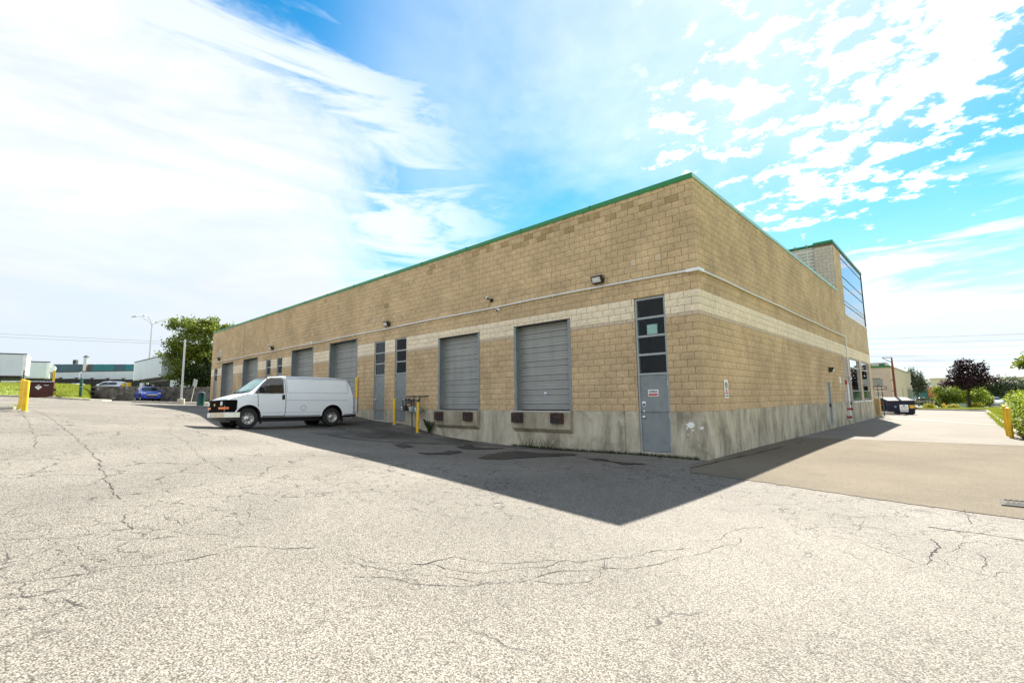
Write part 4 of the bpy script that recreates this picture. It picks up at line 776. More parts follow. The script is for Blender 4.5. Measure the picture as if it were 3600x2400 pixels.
# ---- white cargo van
VX, VY = -15.967, -6.291
vyaw = 4.743; van = thing('cargo_van', 'white windowless cargo van with black grille parked tail to the doors', 'van', (VX, VY, -.588))
fv = Vector((cos(vyaw), sin(vyaw), .019)).normalized(); lv = Vector((-sin(vyaw), cos(vyaw), .02)).normalized(); uv_ = fv.cross(lv).normalized(); lv = uv_.cross(fv)
van.rotation_euler = Matrix((fv, lv, uv_)).transposed().to_euler()
vrear = lambda w: float(np.interp(w, [.4, .47, .73, 1.2, 1.49, 1.75, 1.93, 2.05, 2.13], [-4.40, -4.42, -4.44, -4.41, -4.36, -4.29, -4.22, -4.12, -4.02])); vfront = lambda w: float(np.interp(w, [.4, .7, .95, 1.05, 1.15], [.80, .82, .80, .77, .70]))
st = [(.80, .46, .80, .88, .99, .86, 1.03, .74, 1.075), (.70, .44, .88, .945, 1.09, .925, 1.125, .80, 1.16), (.5, .43, .93, .975, 1.17, .955, 1.20, .84, 1.235), (.25, .42, .95, .985, 1.25, .965, 1.275, .86, 1.305), (.02, .42, .955, .99, 1.315, .97, 1.34, .87, 1.375), (-.12, .42, .955, .99, 1.335, .968, 1.44, .885, 1.475), (-.40, .42, .955, .99, 1.345, .968, 1.69, .85, 1.735), (-.66, .42, .955, .99, 1.35, .968, 1.91, .815, 1.965), (-.84, .42, .955, .99, 1.352, .968, 1.985, .81, 2.045), (-1.3, .42, .955, .99, 1.36, .968, 2.03, .81, 2.095), (-2.6, .42, .955, .99, 1.38, .968, 2.05, .81, 2.12), (-3.6, .43, .955, .99, 1.39, .968, 2.05, .81, 2.12), (-4.0, .44, .95, .985, 1.40, .962, 2.04, .805, 2.105), (-4.2, .46, .935, .965, 1.40, .945, 2.015, .79, 2.08)]
bd = body_loft(st, vfront, vrear).build('body', [MATS['van_white'], MATS['black_plastic']], van)
cutters = []
for u, r in ((0, .475), (-3.43, .485)):
    for s_ in (1, -1):
        c = MB().cyl((u, s_*.60, .43), (u, s_*1.2, .43), r, n=40, m=1).build('cutter', [MATS['van_white'], MATS['black_plastic']], van); cutters.append(c)
cut(bd, cutters, None); bd.data.shade_smooth(); bd.data.set_sharp_from_angle(angle=radians(32))
def vside(w): return float(np.interp(w, [.42, .5, .9, 1.24, 1.36, 1.7, 2.03], [.95, .962, .992, .99, .972, .905, .815]))
def vpt(u, w, off=.004, s_=1): return (u, s_*(vside(w)+off), w)
def vribbon(pts, wd, mat, name, off=.003, closed=False):
    P = [Vector((a, b)) for a, b in pts]; Q = []
    for i in range(len(P)-(0 if closed else 1)):
        a, b = P[i], P[(i+1) % len(P)]; k = max(2, int((b-a).length/.05))
        Q += [a+(b-a)*j/k for j in range(k)]
    if not closed: Q.append(P[-1])
    n = len(Q); rows = [[], [], []]
    for i, q in enumerate(Q):
        t = (Q[(i+1) % n if closed else min(i+1, n-1)]-Q[(i-1) % n if closed else max(i-1, 0)]).normalized(); nn = Vector((-t.y, t.x))*wd/2
        rows[0].append(vpt(q.x-nn.x, q.y-nn.y, off)); rows[1].append(vpt(q.x, q.y, off+.001)); rows[2].append(vpt(q.x+nn.x, q.y+nn.y, off))
    mb = MB(); mb.loft([r+[r[0]] if closed else r for r in rows], False); return mb.build(name, mat, van, fix=False)
def vpatch(pts, mat, name, off=.006, parent=None, s_=1):
    c = Vector((sum(a for a, b in pts)/len(pts), sum(b for a, b in pts)/len(pts))); Q = []
    for i in range(len(pts)):
        a, b = Vector(pts[i]), Vector(pts[(i+1) % len(pts)]); k = max(1, int((b-a).length/.08)); Q += [a+(b-a)*j/k for j in range(k)]
    rings = [[vpt(c.x+(q.x-c.x)*f, c.y+(q.y-c.y)*f, off, s_) for q in Q] for f in (1, .75, .5, .25, .02)]
    return MB().loft(rings).build(name, mat, parent or van, fix=True, smooth='all')
glass_mat('van_glass', (.3, .4, .4), .04, .01, .3)
dr = vpatch([(-.22, 1.375), (-.47, 1.69), (-.68, 1.915), (-.76, 1.945), (-1.21, 1.955), (-1.27, 1.93), (-1.285, 1.40), (-1.27, 1.38)], MATS['glass_dark'], 'side_window'); vpatch([(-.22, 1.375), (-.47, 1.69), (-.68, 1.915), (-.76, 1.945), (-1.21, 1.955), (-1.27, 1.93), (-1.285, 1.40), (-1.27, 1.38)], MATS['glass_dark'], 'side_window', s_=-1)
vribbon([(-.20, 1.36), (-.46, 1.70), (-.67, 1.93), (-.75, 1.965), (-1.22, 1.972), (-1.29, 1.94), (-1.305, 1.40), (-1.28, 1.362)], .022, MATS['black_plastic'], 'window_seal', .005, True)
vribbon([(-.30, 1.34), (-.33, .95), (-.36, .74), (-.44, .47), (-1.37, .46), (-1.40, .60), (-1.39, 1.30), (-1.36, 1.90), (-1.28, 2.0), (-.80, 1.985), (-.62, 1.93)], .020, MATS['panel_gap'], 'door_gap')
vribbon([(.68, 1.12), (.5, 1.175), (.25, 1.25), (-.02, 1.325)], .012, MATS['panel_gap'], 'hood_gap')
vribbon([(-1.44, 1.40), (-1.44, 1.97), (-4.10, 2.0), (-4.18, 1.47), (-4.12, 1.42), (-1.44, 1.40)], .022, MATS['crease_shade'], 'panel_crease'); vribbon([(-1.42, 1.09), (-4.1, 1.11)], .02, MATS['crease_shade'], 'panel_crease'); vribbon([(-.45, .60), (-2.9, .61)], .014, MATS['crease_shade'], 'panel_crease'); vribbon([(-1.40, 2.03), (-4.05, 2.04)], .014, MATS['panel_gap'], 'roof_gutter', .012)
vribbon([(-2.14+.105*cos(2*pi*i/24), .78+.105*sin(2*pi*i/24)) for i in range(24)], .012, MATS['panel_gap'], 'fuel_flap', closed=True)
vpatch([(-1.245, 1.115), (-1.335, 1.115), (-1.345, 1.13), (-1.345, 1.29), (-1.33, 1.31), (-1.25, 1.31), (-1.235, 1.295), (-1.235, 1.13)], MATS['black_plastic'], 'door_handle', .014)
def arch(u0, r, a0, a1): return [(u0+r*cos(radians(a0+(a1-a0)*i/22)), .43+r*sin(radians(a0+(a1-a0)*i/22))) for i in range(23)]
for u0, r in ((0, .50), (-3.43, .51)): vribbon(arch(u0, r, 2, 178), .05, MATS['van_white'], 'arch_lip', .012)
# windscreen and pillars
W0, W1 = (-.055, 1.395), (-.745, 1.985)
ws = [Vector((W0[0], -.83, W0[1])), Vector((W0[0]+.07, 0, W0[1]+.005)), Vector((W0[0], .83, W0[1])), Vector((W1[0], .70, W1[1])), Vector((W1[0]+.05, 0, W1[1]+.03)), Vector((W1[0], -.70, W1[1]))]
nrm = Vector((.66, 0, .75))*.022
pmat('screen_teal', (.10, .30, .28), .05, var=.25, vs=3, spec=.9)
MB().add([q+nrm for q in ws], [(0, 1, 4, 5), (1, 2, 3, 4)]).build('windscreen', MATS['screen_teal'], van, smooth='all')
MB().add([ws[5]+nrm*1.15, ws[4]+nrm*1.15, ws[3]+nrm*1.15, ws[3]*.86+ws[2]*.14+nrm*1.15, ws[4]*.86+ws[1]*.14+nrm*1.15, ws[5]*.86+ws[0]*.14+nrm*1.15], [(0, 1, 4, 5), (1, 2, 3, 4)]).build('sun_band', MATS['glass_dark'], van, smooth='all')
MB().tube([q+nrm*1.1 for q in (ws[0], ws[1], ws[2], ws[3], ws[4], ws[5], ws[0])], .012, 6).build('screen_seal', MATS['black_plastic'], van)
for s_ in (.1, -.62): MB().tube([(.02, s_, 1.41), (-.02, s_+.2, 1.455), (-.09, s_+.62, 1.50)], .011, 6).build('wiper', MATS['black_plastic'], van)
# mirror
for s_ in (1, -1):
    m = MB().box(-.60, s_*1.06, 1.42, -.47, s_*1.27, 1.67).build('mirror', MATS['black_plastic'], van, bevel=.03, seg=2); MB().tube([(-.42, s_*.96, 1.42), (-.48, s_*1.08, 1.47)], .03, 8).build('arm', MATS['black_plastic'], m)
# front end
fr = MB(); cols = [(-.988, .54), (-.980, .66), (-.925, .785), (-.6, .84), (0, .852), (.6, .84), (.925, .785), (.980, .66), (.988, .54)]
def fband(w0, w1, du, mat, name, cols=cols, parent=None):
    mb = MB(); mb.loft([[(u+du, v, w) for v, u in cols] for w in (w0, (w0+w1)/2, w1)]+[[(u-.12, v, w1) for v, u in cols], [(u-.12, v, w0) for v, u in cols]], False); return mb.build(name, mat, parent or van, smooth=30)
gr = fband(.66, 1.09, .012, MATS['matte_black'], 'grille')
for w in (.80, .86, .98, 1.02): fband(w-.012, w+.004, .020, MATS['matte_black'], 'grille_bar', [c for c in cols if abs(c[0]) < .7], gr)
for s_ in (1, -1):
    MB().box(.72, s_*.60, .88, .872, s_*.72, 1.03).build('headlight', MATS['lamp_clear'], van, bevel=.01, rot=(0, 0, -s_*.22) if False else None)
    fband(.745, .825, .022, MATS['amber'], 'turn_signal', [(.42, .848), (.6, .842), (.925, .788), (.98, .675)] if s_ > 0 else [(-.98, .675), (-.925, .788), (-.6, .842), (-.42, .848)])
bow = MB().prism([(.866, -.11, .90), (.866, -.045, .935), (.866, -.045, .96), (.866, .045, .96), (.866, .045, .93), (.866, .11, .93), (.866, .09, .895), (.866, .045, .895), (.866, .045, .865), (.866, -.045, .865), (.866, -.045, .895)], (.012, 0, 0)).build('emblem', MATS['gold'], van)
bc = [(-.98, .42), (-.97, .66), (-.90, .80), (-.5, .885), (0, .905), (.5, .885), (.90, .80), (.97, .66), (.98, .42)]
fband(.44, .625, .01, MATS['bumper_chrome'], 'front_bumper', bc); fband(.628, .70, .0, MATS['matte_black'], 'bumper_step', bc); fband(.33, .435, -.06, MATS['black_plastic'], 'air_dam', bc)
MB().box(.90, -.60, .46, .915, -.30, .61).build('licence_plate', MATS['sign_white'], van, rot=(0, 0, 0))
for s_ in (1, -1):
    MB().loft([[(vrear(w)+.02, s_*(vside(w)-.035), w), (vrear(w)-.03, s_*(vside(w)-.06), w), (vrear(w)-.03, s_*(vside(w)-.2), w), (vrear(w)+.02, s_*(vside(w)-.2), w)] for w in np.linspace(1.27, 1.86, 6)], True, True).build('tail_light', MATS['tail_red'], van)
    MB().loft([[(vrear(w)+.03, s_*(vside(w)-.032), w), (vrear(w)-.02, s_*(vside(w)-.05), w), (vrear(w)-.02, s_*(vside(w)-.18), w), (vrear(w)+.03, s_*(vside(w)-.18), w)] for w in np.linspace(.75, 2.02, 10)], True, True).build('rear_trim', MATS['black_plastic'], van)
    MB().box(-.50, s_*.80, .17, -.485, s_*.97, .42).build('mud_flap', MATS['black_rubber'], van); MB().box(-3.94, s_*.80, .17, -3.925, s_*.97, .42).build('mud_flap', MATS['black_rubber'], van)
    wheel(van, (0, s_*.84, .387), .387, .25, s_); wheel(van, (-3.43, s_*.84, .387), .387, .25, s_)
MB().box(-4.62, -.9, .38, -4.40, .9, .50).build('rear_bumper', MATS['black_plastic'], van, bevel=.02); MB().box(-4.1, -.6, .25, .5, .6, .45).build('underbody', MATS['black_plastic'], van); MB().cyl((-3.43, -.8, .387), (-3.43, .8, .387), .06, n=10).build('axle', MATS['black_metal'], van)
# ---- passenger cars
def make_car(name, label, loc, yaw, colour, kind='suv', group=None, detail=True):
    c = thing(name, label, 'car', loc, yaw, group); mt = pmat(name+'_paint_%d' % len(MATS), colour, .25, var=.03, coat=.7)
    if kind == 'suv':
        L, WD, Hh, r = 4.7, .93, 1.70, .36; st = [(2.25, .32, .70, .80, .78, .76, .83, .62, .86), (2.1, .28, .82, .89, .92, .83, .95, .70, .98), (1.7, .26, .86, .93, .99, .87, 1.02, .74, 1.05), (1.05, .26, .87, .94, 1.04, .89, 1.08, .77, 1.11), (.85, .26, .87, .94, 1.06, .89, 1.16, .78, 1.19), (.45, .26, .87, .94, 1.07, .89, 1.46, .68, 1.50), (.2, .26, .87, .94, 1.08, .89, 1.58, .64, 1.64), (-.6, .26, .87, .94, 1.10, .89, 1.63, .64, 1.70), (-1.6, .26, .87, .94, 1.12, .88, 1.60, .63, 1.66), (-2.0, .30, .86, .92, 1.10, .86, 1.50, .61, 1.56), (-2.25, .34, .82, .88, 1.05, .82, 1.30, .60, 1.34)]
        sc = ((.93, 1.13), (.30, 1.56)); sw = [(.62, 1.13), (.22, 1.50), (-.1, 1.575), (-1.45, 1.55), (-1.85, 1.40), (-1.75, 1.16)]; fx = 2.27
    else:
        L, WD, Hh, r = 4.6, .90, 1.45, .33; st = [(2.25, .30, .66, .76, .64, .72, .68, .6, .70), (2.05, .26, .78, .86, .76, .80, .79, .68, .81), (1.5, .24, .82, .89, .86, .84, .89, .72, .92), (.95, .24, .83, .90, .91, .85, .95, .74, .98), (.75, .24, .83, .90, .92, .85, 1.05, .72, 1.08), (.25, .24, .83, .90, .94, .85, 1.33, .60, 1.36), (-.2, .24, .83, .90, .95, .85, 1.40, .58, 1.45), (-.8, .24, .83, .90, .96, .85, 1.38, .58, 1.43), (-1.5, .24, .83, .90, .97, .85, 1.12, .66, 1.16), (-1.7, .26, .83, .90, .97, .84, 1.02, .70, 1.06), (-2.2, .32, .78, .85, .93, .78, .97, .66, 1.0)]
        sc = ((.82, 1.02), (.18, 1.385)); sw = [(.5, .98), (.1, 1.30), (-.2, 1.365), (-.85, 1.345), (-1.35, 1.12), (-1.3, 1.0)]; fx = 2.27
    o = body_loft(st, lambda w: fx-.04*abs(w-.55), lambda w: -L/2-.02+.05*abs(w-.7)).build('body', [mt, MATS['black_plastic']], c)
    wb = 1.40; cs_ = []
    for u in (wb, -wb):
        for s_ in (1, -1): cs_.append(MB().cyl((u, s_*.6, r), (u, s_*1.3, r), r+.05, n=24, m=1).build('cutter', [mt, MATS['black_plastic']], c))
    cut(o, cs_, None); o.data.shade_smooth(); o.data.set_sharp_from_angle(angle=radians(32))
    (u0, w0), (u1, w1) = sc; n_ = Vector((w1-w0, 0, u0-u1)).normalized()*.025
    MB().add([Vector((u0, -.74, w0-.01))+n_, Vector((u0+.06, 0, w0))+n_, Vector((u0, .74, w0-.01))+n_, Vector((u1, .57, w1))+n_, Vector((u1+.03, 0, w1+.02))+n_, Vector((u1, -.57, w1))+n_], [(0, 1, 4, 5), (1, 2, 3, 4)]).build('windscreen', MATS['glass_dark'], c, smooth='all')
    bb, be, bw, ew = st[6][5], st[6][7], st[6][4], st[6][6]
    for s_ in (1, -1):
        pts = [(a, s_*(bb+(be-bb)*(b-bw)/(ew-bw)+.022), b) for a, b in sw]
        MB().prism(pts, (0, s_*.006, 0)).build('side_window', MATS['glass_dark'], c)
        MB().box(fx-.22, s_*.52, (.80 if kind == 'suv' else .60), fx-.005, s_*.80, (.92 if kind == 'suv' else .72)).build('headlight', MATS['lamp_clear'], c, bevel=.03)
        MB().box(-L/2-.04, s_*.55, .85, -L/2+.1, s_*.82, 1.05).build('tail_light', MATS['tail_red'], c, bevel=.02)
        m = MB().box(.52, s_*.93, sw[0][1]-.02, .66, s_*1.12, sw[0][1]+.13).build('mirror', mt if kind == 'suv' else mt, c, bevel=.03)
        wheel(c, (wb, s_*.80, r), r, .22, s_, False); wheel(c, (-wb, s_*.80, r), r, .22, s_, False)
    for w in ((.62, .70, .78) if kind == 'suv' else (.45, .53)): MB().box(fx-.1, -.5, w, fx+.012, .5, w+.035).build('grille_bar', MATS['white_metal'], c)
    MB().box(fx-.1, -.52, .42, fx+.004, .52, .84 if kind == 'suv' else .6).build('grille', MATS['black_plastic'], c); MB().box(fx, -.26, .50, fx+.02, .26, .60).build('licence_plate', MATS['sign_black'] if kind == 'suv' else MATS['sign_white'], c)
    MB().box(-1.9, -.55, .17, 1.9, .55, .4).build('underbody', MATS['black_plastic'], c)
    return c
make_car('parked_car', 'bright blue SUV facing out in front of the retaining wall', (-63.6, -.75, gz(-63.6, -.75)), radians(0), (.02, .07, .55), 'suv')
# ------------------------------------------------------------------ vegetation builders
leaf_mat('leaf_green', (.06, .115, .015), (.24, .27, .025), .4); leaf_mat('leaf_dark', (.016, .035, .010), (.04, .07, .015)); leaf_mat('leaf_maple', (.012, .006, .010), (.05, .018, .028), .15); leaf_mat('leaf_bright', (.13, .22, .02), (.33, .38, .045), .5); leaf_mat('leaf_grey', (.035, .055, .03), (.09, .115, .055)); leaf_mat('leaf_yellow', (.22, .24, .02), (.45, .38, .04)); leaf_mat('grass', (.15, .21, .015), (.34, .36, .04), .35); leaf_mat('leaf_white', (.55, .6, .45), (.75, .78, .65))
pmat('bark', (.09, .065, .045), .95, var=.3, vs=8, bump=.8, bs=25); pmat('dark_bark', (.035, .028, .022), .95, var=.3, vs=8, bump=.8, bs=25)
def leaves_mesh(name, centres, spread, per, size, mat, flat=.75):
    """many small folded leaf faces gathered in clumps"""
    C = np.repeat(np.asarray(centres), per, axis=0); n = len(C)
    Pp = C+rng.normal(0, 1, (n, 3))*np.asarray(spread)
    nr = rng.normal(0, 1, (n, 3)); nr[:, 2] += flat; nr /= np.linalg.norm(nr, axis=1)[:, None]
    a = np.cross(nr, rng.normal(0, 1, (n, 3))); a /= np.linalg.norm(a, axis=1)[:, None]+1e-9; b = np.cross(nr, a)
    s = size*rng.uniform(.6, 1.25, n)[:, None]
    V = np.stack([Pp-a*s*.5, Pp-b*s*.32+nr*s*.10, Pp+a*s*.5, Pp+b*s*.32+nr*s*.10], 1).reshape(-1, 3)
    me = bpy.data.meshes.new(name); me.vertices.add(4*n); me.vertices.foreach_set('co', V.ravel()); me.loops.add(4*n); me.loops.foreach_set('vertex_index', np.arange(4*n)); me.polygons.add(n); me.polygons.foreach_set('loop_start', np.arange(0, 4*n, 4)); me.polygons.foreach_set('loop_total', np.full(n, 4)); me.update(); me.materials.append(mat)
    return me
def in_ellipsoids(ells, n, inner=.45):
    out = []; w = np.array([e[3]*e[4]*e[5] for e in ells]); w = w/w.sum()
    for k, e in enumerate(ells):
        m = max(3, int(n*w[k])); d = rng.normal(0, 1, (m, 3)); d /= np.linalg.norm(d, axis=1)[:, None]; r = (inner**3+(1-inner**3)*rng.uniform(0, 1, m))**(1/3)
        out.append(np.array(e[:3])+d*r[:, None]*np.array(e[3:6]))
    return np.concatenate(out)
def tree(name, label, base, trunk_h, r0, ells, n_cl, per, size, spread, mat, bark='bark', group=None, limbs=7, cat='tree', inner=.45, flat=.75):
    """ells: crown lobes relative to the base"""
    t = thing(name, label, cat, base, 0, group); ells = list(ells)
    for e in list(ells):                               # ragged outer sprays so the outline is uneven
        for _ in range(5):
            dv = rng.normal(0, 1, 3); dv[2] = abs(dv[2])*.8-.15; dv /= np.linalg.norm(dv); f = rng.uniform(.18, .36); ells.append((e[0]+dv[0]*e[3]*.95, e[1]+dv[1]*e[4]*.95, e[2]+dv[2]*e[5]*.95, e[3]*f, e[4]*f, e[5]*f))
    cl = in_ellipsoids(ells, n_cl, inner)
    tr = MB(); top = Vector((ells[0][0]*.5, ells[0][1]*.5, trunk_h)); tr.tube([(0, 0, -.3), (0, 0, trunk_h*.3), (top.x*.4, top.y*.4, trunk_h*.7), top], [r0*1.25, r0, r0*.85, r0*.7], 10)
    tk = tr.build('trunk', MATS[bark], t, smooth=True)
    for k in range(limbs):
        q = Vector(cl[int(rng.integers(len(cl)))]); m_ = top.lerp(q, .5)+Vector((0, 0, .12*(q-top).length))
        MB().tube([top*(.75+.25*rng.random()), m_, q], [r0*.45, r0*.25, r0*.06], 6).build('limb', MATS[bark], tk)
    place('crown', leaves_mesh('crown', cl, spread, per, size, MATS[mat], flat), t); return t
def grass_mesh(name, pts, h, w, mat, lean=.5):
    pts = np.asarray(pts); n = len(pts); an = rng.uniform(0, 2*pi, n); hh = h*rng.uniform(.5, 1.3, n); dx = np.cos(an)*w/2; dy = np.sin(an)*w/2; l = rng.normal(0, lean, (n, 2))*hh[:, None]
    V = np.stack([pts+np.stack([dx, dy, np.zeros(n)-.02], -1), pts+np.stack([-dx, -dy, np.zeros(n)-.02], -1), pts+np.stack([l[:, 0], l[:, 1], hh], -1)], 1).reshape(-1, 3)
    me = bpy.data.meshes.new(name); me.vertices.add(3*n); me.vertices.foreach_set('co', V.ravel()); me.loops.add(3*n); me.loops.foreach_set('vertex_index', np.arange(3*n)); me.polygons.add(n); me.polygons.foreach_set('loop_start', np.arange(0, 3*n, 3)); me.polygons.foreach_set('loop_total', np.full(n, 3)); me.update(); me.materials.append(mat)
    return me
# ------------------------------------------------------------------ left background
pmat('turf', (.15, .20, .02), .95, var=.3, vs=1.2, col2=(.24, .19, .06), cs=.9, bump=.6, bs=20, bd=.03); pmat('upper_tarmac', (.12, .115, .11), .95)
KL = [(-58, -17.5), (-54.4, -13.4), (-52.9, -11.2), (-51.4, -9.2), (-50.6, -8.8), (-49.8, -9.0), (-49.3, -8.3), (-50.2, -7.5), (-53, -6.9), (-58, -6.35), (-64, -5.75)]
kerb(KL[:7]+[(-49.3, -7.3), (-49.7, -6.5), (-50.9, -5.7)], .18, .15, label='low concrete kerb curving round the foot of the grass bank')
bt = [(-79, -22, 3.1), (-77.4, -15.5, 3.12), (-76.2, -13, 3.1), (-75, -11.6, 3.08), (-74.3, -10.9, 3.06), (-73.5, -9.9, 3.04), (-72.9, -9, 3.0), (-72.3, -8, 2.95), (-71.9, -7, 2.9), (-71.6, -6, 2.85), (-71.4, -5.0, 2.8)]
rows = []
for t in np.linspace(0, 1, 14): rows.append([(a[0]*(1-t)+b[0]*t, a[1]*(1-t)+b[1]*t, (gz(*a)+.13)*(1-t)+b[2]*t+.25*sin(pi*t)) for a, b in zip(KL, bt)])
rw = np.array(rows); bank = tag(place('grass_bank', grid_mesh('grass_bank', rw[..., 0], rw[..., 1], rw[..., 2], MATS['turf'])), 'sloping green lawn behind the red dumpster', kind='structure')
pts = []
for _ in range(26000):
    i = rng.uniform(0, 9.999); j = rng.uniform(.02, .985)*13; a, b = int(j), int(i); u, v = i-b, j-a
    pts.append(rw[a, b]*(1-u)*(1-v)+rw[a, b+1]*u*(1-v)+rw[a+1, b]*(1-u)*v+rw[a+1, b+1]*u*v)
tag(place('bank_grass', grass_mesh('bank_grass', pts, .13, .05, MATS['grass'])), 'mown grass covering the bank behind the red dumpster', 'grass', kind='stuff')
F = np.array([(-84, -40, 3.1), (-79, -22, 3.1), (-76.2, -13, 3.1), (-73.5, -9.9, 3.04), (-71.4, -5.0, 2.75), (-66, 0.2, 2.45), (-61.2, 4.9, 2.25), (-57, 9, 2.1), (-50, 20, 2.0)]); vd = np.array([-.73, .68, 0])
rws = np.array([F+vd*d_+np.array([0, 0, -.25*min(d_, 3)]) for d_ in (0, 3, 12, 30, 60, 140)]); tag(place('upper_lot', grid_mesh('upper_lot', rws[..., 0], rws[..., 1], rws[..., 2], MATS['upper_tarmac'])), 'raised lot above the retaining wall', kind='structure')
# retaining wall of stacked blocks
pmat('wall_stone', (.17, .155, .125), .95, var=.5, vs=1.4, col2=(.48, .46, .43), cs=1.9, cthr=(.60, .68), bump=.6, bs=12)
A0 = Vector((-71.4, -4.9, .92)); A1 = Vector((-57.5, 8.6, .48)); rd = (A1-A0); L_ = sqrt(rd.x**2+rd.y**2); ang = atan2(rd.y, rd.x)
rw_ = thing('retaining_wall', 'dark stacked block retaining wall below the upper lot', 'wall', A0, ang)
sl_ = (A1.z-A0.z)/L_; bme = MB().box(0, -.3, 0, 1.13, .3, .225).mesh('stone_block', MATS['wall_stone']); hb = .258
for r in range(7):
    x = -.0+(.6 if r % 2 else 0)+max(0, (2-r))*.5
    while x < L_-1:
        o = place('stone_block', bme, rw_); o.location = (x, rng.normal(0, .015)+.02*r, r*hb+sl_*x); o.rotation_euler = (0, -math.atan(sl_), rng.normal(0, .006)); x += 1.19
    
MB().add([(0, -.05, -.3), (L_, -.05, -.3+sl_*L_), (L_, .02, 1.75+sl_*L_), (0, .02, 1.75)], [(0, 1, 2, 3)]).build('joint_backing', MATS['sign_black'], rw_)
# island kerb, lamp post base, litter bin
isl = [(-51.0, -4.1), (-50.2, -3.2), (-48.6, -1.6), (-47, .1), (-45.2, 1.9)]
kerb(isl, .25, .16, label='concrete island kerb in front of the blue car')
drape('island_pad', isl, [(x-1.2, y+1.1) for x, y in isl], 8, 4, MATS['kerb_concrete'], .12, lot)
pl = thing('lamp_post', 'plain silver metal post on a square concrete footing by the island', 'post', (-47.3, -1.15, gz(-47.3, -1.15)))
MB().lathe([(0, 0), (.30, 0), (.30, .45), (.28, .47), (0, .47)], n=10).build('footing', MATS['kerb_concrete'], pl); MB().lathe([(0, .47), (.13, .47), (.13, .52), (.085, .55), (.075, 5.9), (0, 5.95)], n=12).build('shaft', MATS['galvanised'], pl, smooth=True); MB().box(-.16, -.16, .47, .16, .16, .50).build('base_plate', MATS['galvanised'], pl)
bn_ = thing('litter_bin', 'dark green litter bin with domed lid at the far end of the warehouse', 'bin', (-43.55, -.55, gz(-43.55, -.55)))
pmat('bin_green', (.008, .085, .075), .5, var=.15, vs=8); pmat('bin_lid', (.02, .04, .05), .45)
MB().lathe([(0, 0), (.28, 0), (.31, .85), (.32, .88), (0, .88)], n=20).build('drum', MATS['bin_green'], bn_, smooth=True); MB().lathe([(.33, .88), (.33, 1.0), (.30, 1.12), (.18, 1.2), (0, 1.22)], n=20, caps=False).build('lid', MATS['bin_lid'], bn_, smooth=True); MB().box(.26, -.1, .93, .335, .1, 1.06).build('flap', MATS['black_plastic'], bn_)
sp = thing('tilted_sign', 'back of a small sign on a leaning post before the retaining wall', 'sign', (-49.3, .1, gz(-49.3, .1)), 0, rot=(.18, .30, .7))
MB().cyl((0, 0, 0), (0, 0, 2.4), .03, n=8).build('post', MATS['galvanised'], sp); MB().box(-.2, -.04, 1.75, .2, -.02, 2.45).build('panel', MATS['pale_grey_paint'], sp)
# dumpsters
pmat('dumpster_red', (.055, .006, .004), .6, var=.25, vs=2, col2=(.09, .02, .01), cs=3, cthr=(.6, .7)); pmat('dumpster_blue', (.006, .009, .035), .75, var=.2, vs=2, col2=(.02, .02, .03), cs=3); pmat('lid_black', (.03, .03, .034), .4, var=.1)
def dumpster(label, loc, yaw, w, dpt, hf, hb_, mat, lidn):
    d_ = thing('dumpster', label, 'dumpster', loc, yaw)
    b = MB(); b.prism([(-w/2, y, z) for y, z in ((-dpt/2+.05, .06), (dpt/2-.05, .06), (dpt/2, hb_), (-dpt/2, hf))], (w, 0, 0)); bo = b.build('bin', MATS[mat], d_, bevel=.015)
    for z in (.35, hf-.07): MB().box(-w/2-.02, -dpt/2-.03, z-.03, w/2+.02, -dpt/2+.05, z+.03).build('rib', MATS[mat], bo)
    for s_ in (-1, 1):
        MB().box(s_*(w/2), -dpt/4, .55, s_*(w/2+.14), dpt/4, .75).build('fork_pocket', MATS[mat], bo, bevel=.01)
        MB().tube([(s_*w/2, -dpt/2+.03, .50), (s_*(w/2+.07), -dpt/2+.03, .52), (s_*(w/2+.07), -dpt/2+.03, .78), (s_*w/2, -dpt/2+.03, .8)], .02, 6).build('handle', MATS['black_metal'], d_)
        MB().box(s_*(w/2-.15)-.05, -dpt/2+.1, 0, s_*(w/2-.15)+.05, dpt/2-.1, .07).build('skid', MATS['black_metal'], d_)
    th = math.atan2(hb_-hf, dpt)
    for s_ in (-1, 1):
        lid = MB().box(-w/4+.01, 0, 0, w/4-.01, sqrt(dpt**2+(hb_-hf)**2)+.05, .03).build('lid', MATS['lid_black'], d_, loc=(s_*w/4, -dpt/2-.04, hf+.02), rot=(th, 0, 0))
        for k in range(lidn): 
            x = -w/4+.08+k*(w/2-.16)/(lidn-1); MB().box(x-.035, .03, .03, x+.035, dpt, .055).build('lid_rib', MATS['lid_black'], lid, bevel=.01)
    return d_
RA = 84; dz = gz(-52.3, -10.35); rdp = dumpster('dark red steel dumpster with a white diamond placard', (-52.3, -10.35, dz), radians(RA), 1.95, 1.2, 1.24, 1.36, 'dumpster_red', 5)
s = thing('diamond_placard', 'white diamond hazard placard on the red dumpster', 'sign', rdp.location+Matrix.Rotation(radians(RA), 3, 'Z') @ Vector((.05, -.642, .86)), radians(RA))
MB().prism([(-.22, 0, 0), (0, 0, -.22), (.22, 0, 0), (0, 0, .22)], (0, -.006, 0)).build('plate', MATS['sign_white'], s); MB().prism([(-.15, -.007, .03), (.15, -.007, .03), (0, -.007, .17)], (0, -.002, 0)).build('dark_field', MATS['sign_black'], s); MB().prism([(-.05, -.010, .04), (.05, -.010, .04), (.0, -.010, .12)], (0, -.002, 0)).build('flame', MATS['sign_white'], s)
for k in range(3): MB().box(-.16+k*.04, -.009, -.04-k*.04, .16-k*.04, -.007, -.025-k*.04).build('print_line', MATS['pale_grey_paint'], s)
